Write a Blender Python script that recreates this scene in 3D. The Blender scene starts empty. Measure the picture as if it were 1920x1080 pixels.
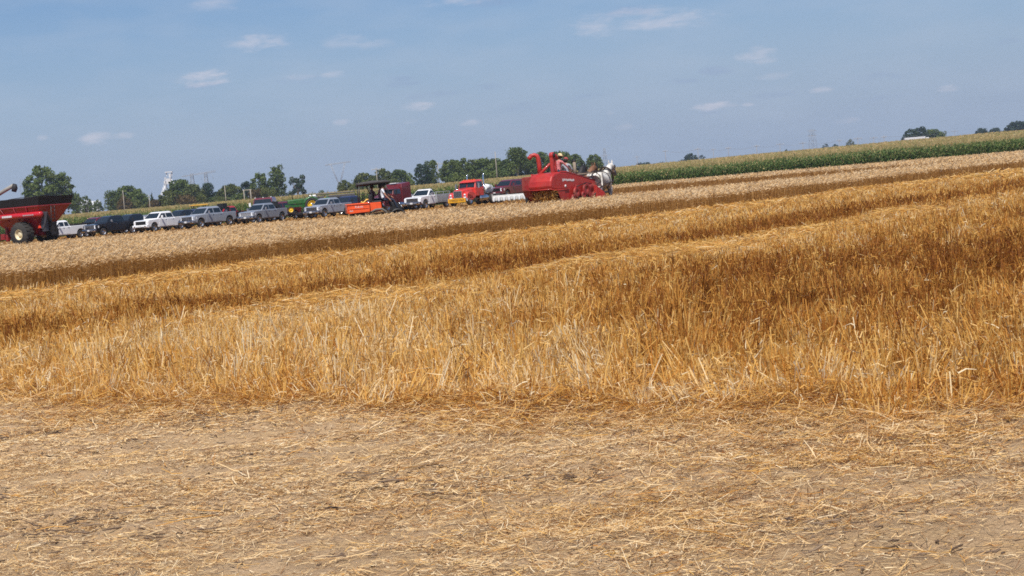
import bpy, bmesh, math, random
import numpy as np
from mathutils import Vector, Matrix, noise as mnoise

random.seed(11)
rng = np.random.default_rng(7)
scene = bpy.context.scene
COL = scene.collection
R = math.radians
PI = math.pi

# ------------------------------------------------------------------ camera
FPX = 3200.0            # focal length in pixels of a 1920 px wide picture
EYE = Vector((0.0, 0.0, 1.6))
PITCH = math.atan(190.3 / FPX)
ROLL = R(4.8)
CR = (Matrix.Rotation(PI / 2 - PITCH, 3, 'X') @ Matrix.Rotation(-ROLL, 3, 'Z'))
cam_d = bpy.data.cameras.new('camera')
cam = bpy.data.objects.new('camera', cam_d)
COL.objects.link(cam)
cam.matrix_world = Matrix.Translation(EYE) @ CR.to_4x4()
cam_d.sensor_width = 36.0
cam_d.lens = FPX / 1920 * 36.0
cam_d.clip_start = 0.3
cam_d.clip_end = 8000
scene.camera = cam


def ray(px, py):
    return CR @ Vector(((px - 960) / FPX, -(py - 540) / FPX, -1.0))


def hit(px, py, z=0.0):
    """the point of the horizontal plane at height z seen at a pixel"""
    d = ray(px, py)
    t = (z - EYE.z) / d.z
    return EYE + d * t


def at(px, Y, z=0.0):
    """the point at depth Y and height z that stands in pixel column px"""
    u = (px - 960) / FPX
    T = CR.transposed()
    p0 = T @ (Vector((0, Y, z)) - EYE)
    a = T @ Vector((1, 0, 0))
    X = -(p0.x + u * p0.z) / (a.x + u * a.z)
    return Vector((X, Y, z))


def atpx(px, py, Y):
    """the point at depth Y seen at a pixel"""
    d = ray(px, py)
    return EYE + d * (Y / d.y)


def sstep(a, b, x):
    t = np.clip((np.asarray(x, float) - a) / (b - a), 0, 1)
    return t * t * (3 - 2 * t)


def terrain(x, y):
    """flat fields, then a low swell that carries the corn, falling away behind"""
    y = np.asarray(y, float)
    h = 2.1 + 1.5 * sstep(-40, 170, x)
    return h * sstep(190, 600, y) - h * sstep(650, 1000, y)


def tz(x, y):
    return float(terrain(x, y))


# ------------------------------------------------------------------ materials
def new_mat(name):
    m = bpy.data.materials.new(name)
    m.use_nodes = True
    nt = m.node_tree
    return m, nt, nt.nodes['Principled BSDF'], nt.nodes['Material Output']


def paint(name, col, rough=0.4, metal=0.0, coat=0.0, var=0.12, scale=6.0, dust=0.0, dustcol=(0.42, 0.32, 0.2), spec=0.5):
    """a surface of one colour with uneven wear and a film of field dust"""
    m, nt, bs, out = new_mat(name)
    n = nt.nodes
    tc = n.new('ShaderNodeTexCoord')
    no = n.new('ShaderNodeTexNoise')
    no.inputs['Scale'].default_value = scale
    no.inputs['Detail'].default_value = 6
    nt.links.new(tc.outputs['Object'], no.inputs['Vector'])
    ra = n.new('ShaderNodeValToRGB')
    a = [max(0, c * (1 - var)) for c in col[:3]] + [1]
    b = [min(1, c * (1 + var)) for c in col[:3]] + [1]
    ra.color_ramp.elements[0].position = 0.3
    ra.color_ramp.elements[1].position = 0.7
    ra.color_ramp.elements[0].color = a
    ra.color_ramp.elements[1].color = b
    nt.links.new(no.outputs['Fac'], ra.inputs['Fac'])
    src = ra.outputs['Color']
    if dust > 0:
        no2 = n.new('ShaderNodeTexNoise')
        no2.inputs['Scale'].default_value = 2.3
        no2.inputs['Detail'].default_value = 8
        no2.inputs['Roughness'].default_value = 0.7
        nt.links.new(tc.outputs['Object'], no2.inputs['Vector'])
        mr = n.new('ShaderNodeMapRange')
        mr.inputs['From Min'].default_value = 0.42
        mr.inputs['From Max'].default_value = 0.75
        mr.inputs['To Max'].default_value = dust
        nt.links.new(no2.outputs['Fac'], mr.inputs['Value'])
        mx = n.new('ShaderNodeMix')
        mx.data_type = 'RGBA'
        mx.inputs['B'].default_value = tuple(dustcol) + (1,)
        nt.links.new(mr.outputs['Result'], mx.inputs['Factor'])
        nt.links.new(src, mx.inputs['A'])
        src = mx.outputs['Result']
    nt.links.new(src, bs.inputs['Base Color'])
    bs.inputs['Roughness'].default_value = rough
    bs.inputs['Metallic'].default_value = metal
    bs.inputs['Coat Weight'].default_value = coat
    bs.inputs['Coat Roughness'].default_value = 0.08
    bs.inputs['Specular IOR Level'].default_value = spec
    return m


def plantmat(name, stops, attr='tint', rough=0.6, trans=0.35, spec=0.25, patch=0.0, patch_scale=0.3):
    """straw, leaf or ear: its own colour runs along a ramp by a value carried by each piece"""
    m, nt, bs, out = new_mat(name)
    n = nt.nodes
    at_ = n.new('ShaderNodeAttribute')
    at_.attribute_name = attr
    fac = at_.outputs['Fac']
    if patch:
        tc = n.new('ShaderNodeTexCoord')
        no = n.new('ShaderNodeTexNoise')
        no.inputs['Scale'].default_value = patch_scale
        no.inputs['Detail'].default_value = 3
        nt.links.new(tc.outputs['Object'], no.inputs['Vector'])
        ma = n.new('ShaderNodeMath')
        ma.operation = 'MULTIPLY_ADD'
        ma.inputs[1].default_value = patch
        ma.inputs[2].default_value = -patch / 2
        nt.links.new(no.outputs['Fac'], ma.inputs[0])
        ad = n.new('ShaderNodeMath')
        ad.operation = 'ADD'
        nt.links.new(fac, ad.inputs[0])
        nt.links.new(ma.outputs[0], ad.inputs[1])
        fac = ad.outputs[0]
    ra = n.new('ShaderNodeValToRGB')
    el = ra.color_ramp.elements
    while len(el) < len(stops):
        el.new(0.5)
    for e, (p, c) in zip(el, stops):
        e.position = p
        e.color = tuple(c) + (1,)
    nt.links.new(fac, ra.inputs['Fac'])
    nt.links.new(ra.outputs['Color'], bs.inputs['Base Color'])
    bs.inputs['Roughness'].default_value = rough
    bs.inputs['Specular IOR Level'].default_value = spec
    if trans > 0:
        tr = n.new('ShaderNodeBsdfTranslucent')
        nt.links.new(ra.outputs['Color'], tr.inputs['Color'])
        mx = n.new('ShaderNodeMixShader')
        mx.inputs[0].default_value = trans
        nt.links.new(bs.outputs[0], mx.inputs[1])
        nt.links.new(tr.outputs[0], mx.inputs[2])
        nt.links.new(mx.outputs[0], out.inputs['Surface'])
    return m


# ------------------------------------------------------------------ tagging
def tag(o, label=None, cat=None, group=None, kind=None):
    if label:
        o['label'] = label
    if cat:
        o['category'] = cat
    if group:
        o['group'] = group
    if kind:
        o['kind'] = kind
    return o


def thing(name, label, cat, loc=(0, 0, 0), rz=0.0, group=None):
    o = bpy.data.objects.new(name, None)
    COL.objects.link(o)
    o.empty_display_size = 0.3
    o.location = loc
    o.rotation_euler = (0, 0, rz)
    return tag(o, label, cat, group)


def copy_tree(o, parent=None):
    c = o.copy()
    COL.objects.link(c)
    if parent is not None:
        c.parent = parent
    for ch in list(o.children):
        copy_tree(ch, c)
    return c


# ------------------------------------------------------------------ mesh builder
class MB:
    def __init__(s):
        s.v = []
        s.f = []
        s.m = []
        s.s = []

    def add(s, vs, fs, m=0, smooth=False):
        k = len(s.v)
        s.v += [tuple(v) for v in vs]
        for f in fs:
            s.f.append(tuple(i + k for i in f))
            s.m.append(m)
            s.s.append(smooth)
        return s

    def box(s, c, d, m=0, rz=0.0, ry=0.0, rx=0.0):
        M = Matrix.Rotation(rz, 3, 'Z') @ Matrix.Rotation(ry, 3, 'Y') @ Matrix.Rotation(rx, 3, 'X')
        vs = []
        for x in (-.5, .5):
            for y in (-.5, .5):
                for z in (-.5, .5):
                    vs.append(Vector(c) + M @ Vector((x * d[0], y * d[1], z * d[2])))
        return s.add(vs, [(0, 1, 3, 2), (4, 6, 7, 5), (0, 4, 5, 1), (2, 3, 7, 6), (0, 2, 6, 4), (1, 5, 7, 3)], m)

    def prism(s, pts, y0, y1, m=0, smooth=False):
        """a closed outline in x-z carried from y0 to y1"""
        n = len(pts)
        vs = [(p[0], y0, p[1]) for p in pts] + [(p[0], y1, p[1]) for p in pts]
        fs = [tuple(range(n)), tuple(range(2 * n - 1, n - 1, -1))]
        s.add(vs, fs, m)
        k = len(s.v) - 2 * n
        for i in range(n):
            j = (i + 1) % n
            s.f.append((k + i, k + n + i, k + n + j, k + j))
            s.m.append(m)
            s.s.append(smooth)
        return s

    def loft(s, rings, m=0, caps=True, smooth=False):
        n = len(rings[0])
        vs = [p for r in rings for p in r]
        fs = []
        for a in range(len(rings) - 1):
            for i in range(n):
                j = (i + 1) % n
                fs.append((a * n + i, a * n + j, (a + 1) * n + j, (a + 1) * n + i))
        s.add(vs, fs, m, smooth)
        if caps:
            k = len(s.v) - len(vs)
            s.f.append(tuple(k + i for i in range(n - 1, -1, -1)))
            s.m.append(m)
            s.s.append(False)
            q = k + (len(rings) - 1) * n
            s.f.append(tuple(q + i for i in range(n)))
            s.m.append(m)
            s.s.append(False)
        return s

    def tube(s, path, r, n=8, m=0, smooth=True, caps=True):
        P = [Vector(p) for p in path]
        rr = r if isinstance(r, (list, tuple)) else [r] * len(P)
        rings = []
        up = None
        for i, p in enumerate(P):
            t = (P[min(i + 1, len(P) - 1)] - P[max(i - 1, 0)]).normalized()
            if up is None:
                up = Vector((0, 0, 1)) if abs(t.z) < 0.9 else Vector((1, 0, 0))
            a = t.cross(up).normalized()
            b = a.cross(t).normalized()
            up = b
            rings.append([p + (a * math.cos(q) + b * math.sin(q)) * rr[i] for q in [2 * PI * k / n for k in range(n)]])
        return s.loft(rings, m, caps, smooth)

    def lathe(s, prof, o, axis, n=20, m=0, smooth=True, close=False):
        """prof: (radius, distance along the axis)"""
        o = Vector(o)
        ax = Vector(axis).normalized()
        a = ax.orthogonal().normalized()
        b = ax.cross(a)
        rings = [[o + ax * t + (a * math.cos(q) + b * math.sin(q)) * max(r, 1e-4) for q in [2 * PI * k / n for k in range(n)]] for r, t in prof]
        if close:
            rings.append(rings[0])
        return s.loft(rings, m, not close, smooth)

    def pane(s, q, t=0.015, m=0, out=0.0):
        q = [Vector(p) for p in q]
        nrm = (q[1] - q[0]).cross(q[3] - q[0]).normalized()
        a = [p + nrm * out for p in q]
        b = [p + nrm * (out + t) for p in q]
        return s.add(a + b, [(3, 2, 1, 0), (4, 5, 6, 7), (0, 1, 5, 4), (1, 2, 6, 5), (2, 3, 7, 6), (3, 0, 4, 7)], m)

    def ball(s, c, r, m=0, n=10, k=7):
        r = r if isinstance(r, (tuple, list)) else (r, r, r)
        rings = []
        for i in range(1, k):
            a = PI * i / k
            rings.append([(c[0] + r[0] * math.sin(a) * math.cos(2 * PI * j / n), c[1] + r[1] * math.sin(a) * math.sin(2 * PI * j / n), c[2] - r[2] * math.cos(a)) for j in range(n)])
        return s.loft(rings, m, True, True)

    def build(s, name, mats, parent=None, bevel=0.0, seg=2):
        me = bpy.data.meshes.new(name)
        me.from_pydata(s.v, [], s.f)
        me.polygons.foreach_set('material_index', s.m)
        me.polygons.foreach_set('use_smooth', s.s)
        for m in (mats if isinstance(mats, (list, tuple)) else [mats]):
            me.materials.append(m)
        me.update()
        bm = bmesh.new()
        bm.from_mesh(me)
        bmesh.ops.recalc_face_normals(bm, faces=bm.faces)
        bm.to_mesh(me)
        bm.free()
        o = bpy.data.objects.new(name, me)
        COL.objects.link(o)
        if parent is not None:
            o.parent = parent
        if bevel > 0:
            b = o.modifiers.new('edge', 'BEVEL')
            b.width = bevel
            b.segments = seg
            b.limit_method = 'ANGLE'
            b.angle_limit = R(28)
        return o


def part(name, mats, parent, fn, bevel=0.0, seg=2):
    b = MB()
    fn(b)
    return b.build(name, mats, parent, bevel, seg)


def np_mesh(name, verts, quads, mats, tint=None, midx=None):
    """a big mesh straight from arrays; quads (N,4); tint a value per face"""
    me = bpy.data.meshes.new(name)
    nv, nf = len(verts), len(quads)
    me.vertices.add(nv)
    me.vertices.foreach_set('co', np.ascontiguousarray(verts, dtype=np.float32).ravel())
    me.loops.add(nf * 4)
    me.loops.foreach_set('vertex_index', np.ascontiguousarray(quads, dtype=np.int32).ravel())
    me.polygons.add(nf)
    me.polygons.foreach_set('loop_start', np.arange(0, nf * 4, 4, dtype=np.int32))
    me.polygons.foreach_set('loop_total', np.full(nf, 4, dtype=np.int32))
    if midx is not None:
        me.polygons.foreach_set('material_index', np.ascontiguousarray(midx, dtype=np.int32))
    for m in (mats if isinstance(mats, (list, tuple)) else [mats]):
        me.materials.append(m)
    me.update(calc_edges=True)
    if tint is not None:
        a = me.attributes.new('tint', 'FLOAT', 'FACE')
        a.data.foreach_set('value', np.ascontiguousarray(tint, dtype=np.float32))
    o = bpy.data.objects.new(name, me)
    COL.objects.link(o)
    return o


class Blades:
    """collects flat ribbons: base, vector to the tip, width, tint"""

    def __init__(s):
        s.V = []
        s.Q = []
        s.T = []
        s.M = []
        s.n = 0

    def add(s, base, vec, width, tint, taper=0.6, bend=None, m=0, side=None):
        N = len(base)
        base = np.asarray(base, float)
        vec = np.asarray(vec, float)
        width = np.broadcast_to(np.asarray(width, float), (N,))
        if side is None:
            rnd = rng.normal(size=(N, 3))
            side = np.cross(vec, rnd)
        side = side / (np.linalg.norm(side, axis=1, keepdims=True) + 1e-9)
        h = side * (width / 2)[:, None]
        if bend is None:
            v = np.stack([base - h, base + h, base + vec + h * taper, base + vec - h * taper], 1)
            k = 4
            q = np.array([[0, 1, 2, 3]])
        else:
            mid = base + vec * 0.55
            tip = base + vec + bend
            v = np.stack([base - h, base + h, mid + h, mid - h, tip + h * taper, tip - h * taper], 1)
            k = 6
            q = np.array([[0, 1, 2, 3], [3, 2, 4, 5]])
        off = (np.arange(N) * k)[:, None, None] + s.n
        s.V.append(v.reshape(-1, 3))
        s.Q.append((q[None] + off).reshape(-1, 4))
        s.T.append(np.repeat(np.broadcast_to(np.asarray(tint, float), (N,)), len(q)))
        s.M.append(np.full(N * len(q), m))
        s.n += N * k

    def build(s, name, mats, **kw):
        return np_mesh(name, np.concatenate(s.V), np.concatenate(s.Q), mats, np.clip(np.concatenate(s.T), 0, 1), np.concatenate(s.M))


def smooth_noise(x, y, sc, seed=0.0):
    """cheap value noise on arrays, 0..1"""
    x = np.asarray(x) / sc + 37.7 + seed * 13.1
    y = np.asarray(y) / sc + 11.3 + seed * 7.7
    xi, yi = np.floor(x), np.floor(y)
    fx, fy = x - xi, y - yi
    fx, fy = fx * fx * (3 - 2 * fx), fy * fy * (3 - 2 * fy)

    def hsh(a, b):
        t = np.sin(a * 127.1 + b * 311.7 + seed * 74.7) * 43758.5453
        return t - np.floor(t)
    return (hsh(xi, yi) * (1 - fx) + hsh(xi + 1, yi) * fx) * (1 - fy) + (hsh(xi, yi + 1) * (1 - fx) + hsh(xi + 1, yi + 1) * fx) * fy


def text_mesh(txt, size, name, mat, parent, origin, xdir, up, depth=0.01, squeeze=1.0, align='CENTER'):
    cu = bpy.data.curves.new('lettering', 'FONT')
    cu.body = txt
    cu.size = size
    cu.extrude = depth / 2
    cu.align_x = align
    cu.align_y = 'CENTER'
    cu.resolution_u = 2
    tmp = bpy.data.objects.new('lettering', cu)
    COL.objects.link(tmp)
    dg = bpy.context.evaluated_depsgraph_get()
    me = bpy.data.meshes.new_from_object(tmp.evaluated_get(dg))
    bpy.data.objects.remove(tmp)
    bpy.data.curves.remove(cu)
    xd = Vector(xdir).normalized()
    ud = Vector(up).normalized()
    nd = xd.cross(ud)
    M = Matrix((xd * squeeze, ud, nd)).transposed().to_4x4()
    M.translation = Vector(origin)
    me.transform(M)
    me.materials.clear()
    me.materials.append(mat)
    o = bpy.data.objects.new(name, me)
    COL.objects.link(o)
    o.parent = parent
    return o


# shared materials
TYRE = paint('tyre_rubber', (0.022, 0.021, 0.02), 0.85, dust=0.3, dustcol=(0.16, 0.12, 0.08))
BLACK = paint('black_plastic', (0.012, 0.012, 0.013), 0.5, dust=0.04)
BLACKMET = paint('black_painted_steel', (0.015, 0.015, 0.017), 0.4, dust=0.06)
CHROME = paint('chrome', (0.62, 0.63, 0.65), 0.16, 1.0, var=0.06)
ALLOY = paint('alloy_rim', (0.55, 0.55, 0.56), 0.3, 0.9, dust=0.2)
STEEL = paint('galvanised_steel', (0.52, 0.53, 0.54), 0.45, 0.5)
GLASS = paint('tinted_glass', (0.012, 0.018, 0.022), 0.06, 0.0, coat=0.6, var=0.2)
LAMP = paint('lamp_lens', (0.75, 0.76, 0.78), 0.12, 0.0, coat=0.8, var=0.1)
AMBER = paint('amber_lens', (0.7, 0.22, 0.02), 0.2, coat=0.5)
REDLENS = paint('red_lens', (0.5, 0.015, 0.01), 0.2, coat=0.5)
PLATE = paint('plate_white', (0.7, 0.7, 0.7), 0.4)
UNDER = paint('underbody_dark', (0.02, 0.018, 0.016), 0.8, dust=0.3)
WHITEP = paint('white_paint', (0.82, 0.82, 0.83), 0.3, coat=0.8, var=0.03, dust=0.03)
BLACKP = paint('black_car_paint', (0.006, 0.007, 0.010), 0.2, coat=1.0, dust=0.02)
SILVERP = paint('silver_car_paint', (0.42, 0.45, 0.50), 0.28, 0.4, coat=0.9, var=0.05, dust=0.03)
GREYP = paint('grey_car_paint', (0.34, 0.365, 0.41), 0.28, 0.4, coat=0.9, var=0.05, dust=0.03)
REDP = paint('red_car_paint', (0.42, 0.015, 0.02), 0.3, coat=0.9, dust=0.1)
MAROONP = paint('maroon_car_paint', (0.13, 0.008, 0.018), 0.25, coat=1.0, dust=0.08)
NAVYP = paint('navy_car_paint', (0.01, 0.015, 0.06), 0.25, coat=1.0, dust=0.1)
# ================================================================== SETTING
SD = np.array([0.574, 0.819])        # the way the combine drives: all swaths run along it
SN = np.array([-0.819, 0.574])


def w_of(x, y):
    return x * SN[0] + y * SN[1]


def u_of(x, y):
    return x * SD[0] + y * SD[1]


_fe = [hit(px, py) for px, py in ((-200, 722), (0, 738), (480, 758), (960, 765), (1440, 760), (1920, 748), (2120, 742))]
_fx = np.array([p.x for p in _fe])
_fy = np.array([p.y for p in _fe])


def front_y(x):
    """where the stubble ends and the driven-over headland begins"""
    return np.interp(x, _fx, _fy)


def in_view(x, y, m=1.10, add=2.0):
    return np.abs(x) < 0.30 * y * m + add


def wheat_a(x, y):
    w = w_of(x, y) + (smooth_noise(x, y, 2.5, 3) - .5) * 0.9 + (smooth_noise(x, y, 9, 4) - .5) * 1.2
    far = np.interp(x, [-60, -12, -9.5, 1.5, 4, 40, 70], [92, 94, 91, 81.5, 85, 132, 168])
    return (w > 32.6) & (y < far)


def wheat_b(x, y):
    near = np.interp(x, [6, 16.5, 31, 36.6, 70], [174, 166, 155, 132, 122])
    lane = np.abs(y - np.interp(x, [6, 31, 70], [196, 186, 160])) < 2.0
    return (x > 6 + (y - 170) * 0.2) & (y > near + (smooth_noise(x, y, 5, 5) - .5) * 2) & (y < 212) & ~lane


# ---------------------------------------------------------------- ground
def ground_sheet():
    def grid(parts):
        return np.unique(np.concatenate([np.linspace(a, b, n) for a, b, n in parts]).round(4))
    xs = grid([(-1700, -300, 15), (-300, -40, 27), (-40, -6, 18), (-6, 6, 170), (6, 40, 18), (40, 300, 27), (300, 1700, 15)])
    ys = grid([(-60, 4, 9), (4.5, 15, 190), (15, 60, 46), (60, 220, 41), (220, 700, 49), (700, 2300, 17)])
    X, Y = np.meshgrid(xs, ys)
    Z = terrain(X, Y)
    near = (Y < 17) & (Y > 4) & (np.abs(X) < 7)
    fade = np.clip((17 - Y) / 3, 0, 1) * np.clip((Y - 4) / 1, 0, 1) * np.clip((7 - np.abs(X)), 0, 1)
    bump = (smooth_noise(X, Y, 0.9, 1) - .5) * 0.07 + (smooth_noise(X, Y, 0.33, 2) - .5) * 0.05 + (smooth_noise(X, Y, 0.13, 3) - .5) * 0.045
    Z = Z + np.where(near, bump * fade, 0)
    nx, ny = len(xs), len(ys)
    V = np.stack([X, Y, Z], -1).reshape(-1, 3)
    i = np.arange(nx - 1)[None, :] + (np.arange(ny - 1) * nx)[:, None]
    Q = np.stack([i, i + 1, i + nx + 1, i + nx], -1).reshape(-1, 4)
    m, nt, bs, out = new_mat('field_soil')
    n = nt.nodes
    L = nt.links.new
    tc = n.new('ShaderNodeTexCoord')

    def nz(scale, detail=8, rough=0.65, vec=None):
        a = n.new('ShaderNodeTexNoise')
        a.inputs['Scale'].default_value = scale
        a.inputs['Detail'].default_value = detail
        a.inputs['Roughness'].default_value = rough
        L(vec or tc.outputs['Object'], a.inputs['Vector'])
        return a.outputs['Fac']

    def rampn(fac, stops):
        r = n.new('ShaderNodeValToRGB')
        e = r.color_ramp.elements
        while len(e) < len(stops):
            e.new(.5)
        for q, (p, c) in zip(e, stops):
            q.position = p
            q.color = tuple(c) + (1,)
        L(fac, r.inputs['Fac'])
        return r.outputs['Color']

    def mix(f, a, b):
        x = n.new('ShaderNodeMix')
        x.data_type = 'RGBA'
        L(f, x.inputs['Factor'])
        L(a, x.inputs['A'])
        L(b, x.inputs['B'])
        return x.outputs['Result']
    mp = n.new('ShaderNodeMapping')
    mp.inputs['Scale'].default_value = (1, 2.6, 1)
    mp.inputs['Rotation'].default_value = (0, 0, R(-6))
    L(tc.outputs['Object'], mp.inputs['Vector'])
    dirt = rampn(nz(1.1, 9, .7), [(.3, (.38, .255, .15)), (.5, (.52, .36, .22)), (.7, (.62, .45, .285))])
    chaff = rampn(nz(46, 8, .85, mp.outputs['Vector']), [(.36, (.13, .075, .038)), (.46, (.44, .285, .15)), (.56, (.66, .455, .245)), (.66, (.80, .59, .35))])
    cover = n.new('ShaderNodeMapRange')
    L(nz(1.6, 8, .7, mp.outputs['Vector']), cover.inputs['Value'])
    cover.inputs['From Min'].default_value = 0.38
    cover.inputs['From Max'].default_value = 0.6
    cover.inputs['To Min'].default_value = 0.25
    cover.inputs['To Max'].default_value = 0.95
    head = mix(cover.outputs['Result'], dirt, chaff)
    soil = rampn(nz(2.4, 8, .7), [(.3, (.09, .04, .013)), (.5, (.17, .085, .028)), (.7, (.30, .17, .06))])
    sep = n.new('ShaderNodeSeparateXYZ')
    L(tc.outputs['Object'], sep.inputs[0])
    # headland in front of a line across the field, stubble soil behind it
    ln = n.new('ShaderNodeMath')
    ln.operation = 'MULTIPLY_ADD'
    L(sep.outputs['X'], ln.inputs[0])
    ln.inputs[1].default_value = 0.70
    L(sep.outputs['Y'], ln.inputs[2])
    ed = n.new('ShaderNodeMapRange')
    L(ln.outputs[0], ed.inputs['Value'])
    ed.inputs['From Min'].default_value = 12.6
    ed.inputs['From Max'].default_value = 14.0
    col = mix(ed.outputs['Result'], head, soil)
    L(col, bs.inputs['Base Color'])
    bs.inputs['Roughness'].default_value = 0.95
    bs.inputs['Specular IOR Level'].default_value = 0.1
    bp = n.new('ShaderNodeBump')
    bp.inputs['Strength'].default_value = 1.0
    bp.inputs['Distance'].default_value = 0.04
    L(nz(18, 9, .75), bp.inputs['Height'])
    L(bp.outputs['Normal'], bs.inputs['Normal'])
    o = np_mesh('ground', V, Q, m)
    o.data.polygons.foreach_set('use_smooth', np.ones(len(Q), bool))
    tag(o, 'broad flat harvested farm field with a bare straw-strewn headland in front', 'field', kind='structure')


ground_sheet()

STRAW = [(0.0, (.17, .052, .010)), (0.25, (.42, .165, .030)), (0.45, (.66, .335, .072)), (0.6, (.78, .48, .135)), (0.74, (.80, .52, .20)), (0.88, (.86, .64, .33)), (1.0, (.90, .77, .52))]
LITTER = [(0.0, (.11, .058, .028)), (0.28, (.42, .235, .10)), (0.5, (.70, .455, .205)), (0.75, (.82, .60, .32)), (1.0, (.90, .74, .49))]
STRAWM = plantmat('straw', STRAW, trans=0.35, spec=0.15, rough=0.55)
EARS = [(0.0, (.17, .07, .015)), (0.35, (.38, .19, .05)), (0.6, (.70, .43, .17)), (0.8, (.87, .60, .31)), (1.0, (.92, .72, .45))]
LITTERM = plantmat('chaff', LITTER, trans=0.2, spec=0.12, rough=0.6)
EARM = plantmat('ripe_wheat', EARS, trans=0.45, rough=0.65, spec=.12)


def sample(y0, y1, dens, add=2.0):
    """random field points between two depths in the wedge the camera can see, with room to step aside"""
    ar = (y1 - y0) * (0.66 * (y0 + y1) / 2 + 2 * add)
    N = int(ar * dens)
    y = rng.uniform(y0, y1, N)
    hw = 0.33 * y + add
    hmax = 0.33 * y1 + add
    keep = rng.uniform(0, 1, N) < hw / hmax
    y = y[keep]
    x = rng.uniform(-1, 1, len(y)) * (0.33 * y + add)
    return x, y


def bands(x, y):
    """how much straw lies (0..1), how brown the standing stubble is (0..1)"""
    u = u_of(x, y)
    w = w_of(x, y) + (smooth_noise(x, y, 7, 6) - .5) * 2.2 + (smooth_noise(x, y, 2.2, 7) - .5) * 1.3
    g = lambda c, s: np.exp(-((w - c) / s) ** 2)
    lump = 0.15 + 1.25 * smooth_noise(u, w, 2.6, 8)
    lay = np.clip(1.05 * g(29.6, 1.9) + 0.95 * g(16.0, 1.6) + 0.35 * g(24.0, 1.2) + 0.3 * g(5.6, 1.4), 0, 1) * np.clip(lump, 0, 1.2)
    brown = (.72 + .55 * smooth_noise(u, w, 2.4, 17)) * np.clip(1.1 * g(19.6, 2.1) + .72 * g(11.8, 3.0) * sstep(-6, 6, x * 1.2 + (y - 22) * .3 + 2) + 0.6 * g(7.4, 2.2) * sstep(0.0, 3.5, x), 0, 1)
    return np.clip(lay, 0, 1), brown


def stubble():
    B = Blades()
    for y0, y1, dens, wd in ((10, 16, 520, .0068), (16, 22, 460, .0072), (22, 32, 320, .0090), (32, 48, 170, .012), (48, 75, 80, .018), (75, 130, 16, .03), (130, 214, 3.0, .06)):
        k = 13 if y1 <= 32 else 5
        x, y = sample(y0, y1, dens * 1.12 / k)
        # each plant of the drill row throws a few stems
        M0 = len(x)
        sp = .048 if y1 <= 32 else .06
        ox, oy = rng.normal(0, sp, M0 * k), rng.normal(0, sp, M0 * k)
        tuft_t = np.repeat(rng.normal(0, .15, M0), k)
        tuft_h = np.repeat(np.exp(rng.normal(0, .17, M0)), k)
        tuft_l = np.repeat(rng.normal(0, .16, (M0, 2)), k, axis=0) + np.stack([ox, oy], 1) * 3.2
        x = np.repeat(x, k) + ox
        y = np.repeat(y, k) + oy
        fr = front_y(x) + (smooth_noise(x, y, 1.7, 18) - .5) * 1.5 + (smooth_noise(x, y, .8, 9) - .5) * 1.0 + (smooth_noise(x, y, .25, 10) - .5) * .35
        ok = (y > fr) & ~wheat_a(x, y) & ~wheat_b(x, y)
        # thin spots
        ok &= smooth_noise(x, y, .55, 11) * 1.2 + rng.uniform(0, 1, len(x)) * .8 > .55 - .12 * (y < 24)
        x, y, fr, tuft_t, tuft_h, tuft_l = x[ok], y[ok], fr[ok], tuft_t[ok], tuft_h[ok], tuft_l[ok]
        N = len(x)
        lay, brown = bands(x, y)
        h = rng.uniform(.17, .35, N) * (1 - .3 * lay) * (1 - .28 * sstep(16, 26, y)) * (0.8 + .4 * smooth_noise(x, y, 1.7, 12))
        edge = np.clip((y - fr) / .7, 0, 1)
        h *= (.55 + .45 * edge) * tuft_h
        far_a = np.interp(x, [-60, -12, -9.5, 1.5, 4, 40, 70], [92, 94, 91, 81.5, 85, 132, 168])
        h *= np.where(y > far_a, .4, 1.0)
        la = tuft_l + rng.normal(0, .11, (N, 2)) + (rng.normal(0, .45, (N, 2)) * (rng.uniform(0, 1, N) < .2)[:, None])
        la += np.stack([(smooth_noise(x, y, .6, 13) - .5) * .9, (smooth_noise(x, y, .6, 14) - .5) * .6], 1) * (1.25 - .7 * edge)[:, None]
        v = np.stack([la[:, 0] * h, la[:, 1] * h, h * np.sqrt(np.clip(1 - .5 * (la ** 2).sum(1), .15, 1))], 1)
        wq = w_of(x, y)
        dist_gold = .60 - .12 * sstep(13, 18, wq) - .33 * brown * (1 + .25 * smooth_noise(x, y, 1.4, 19)) + .10 * lay - .16 * sstep(.5, 4, x) * (y < 26) + .10 * sstep(1.5, -2, x) * (w_of(x, y) < 20)
        t = dist_gold + tuft_t + rng.normal(0, .13, N) + (smooth_noise(x, y, .5, 15) - .5) * .34 + (smooth_noise(x, y, 2.6, 16) - .5) * .2
        base = np.stack([x, y, terrain(x, y) - .01], 1)
        bend = np.concatenate([rng.normal(0, .008, (N, 2)), np.zeros((N, 1))], 1) * (h / .25)[:, None]
        B.add(base, v, wd * rng.uniform(.7, 1.4, N), t, .8, bend if y1 <= 32 else None)
        # torn leaf shreds clinging to the stems
        s = rng.uniform(0, 1, N) < (.7 if y1 <= 32 else .6)
        b2 = base[s] + v[s] * rng.uniform(.15, 1.0, (s.sum(), 1))
        M = len(b2)
        d = rng.normal(0, 1, (M, 3)) * [1, 1, .75]
        d /= np.linalg.norm(d, axis=1, keepdims=True)
        ln = rng.uniform(.04, .13, M)
        B.add(b2, d * ln[:, None], wd * 1.0 * rng.uniform(.6, 1.5, M), t[s] + rng.normal(.1, .13, M), .35, rng.normal(0, .02, (M, 3)) - [0, 0, .015] if y1 <= 32 else None)
    o = B.build('stubble', STRAWM)
    tag(o, 'tall golden to brown cut wheat stubble standing in bands across the field', 'stubble', kind='stuff')


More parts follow.
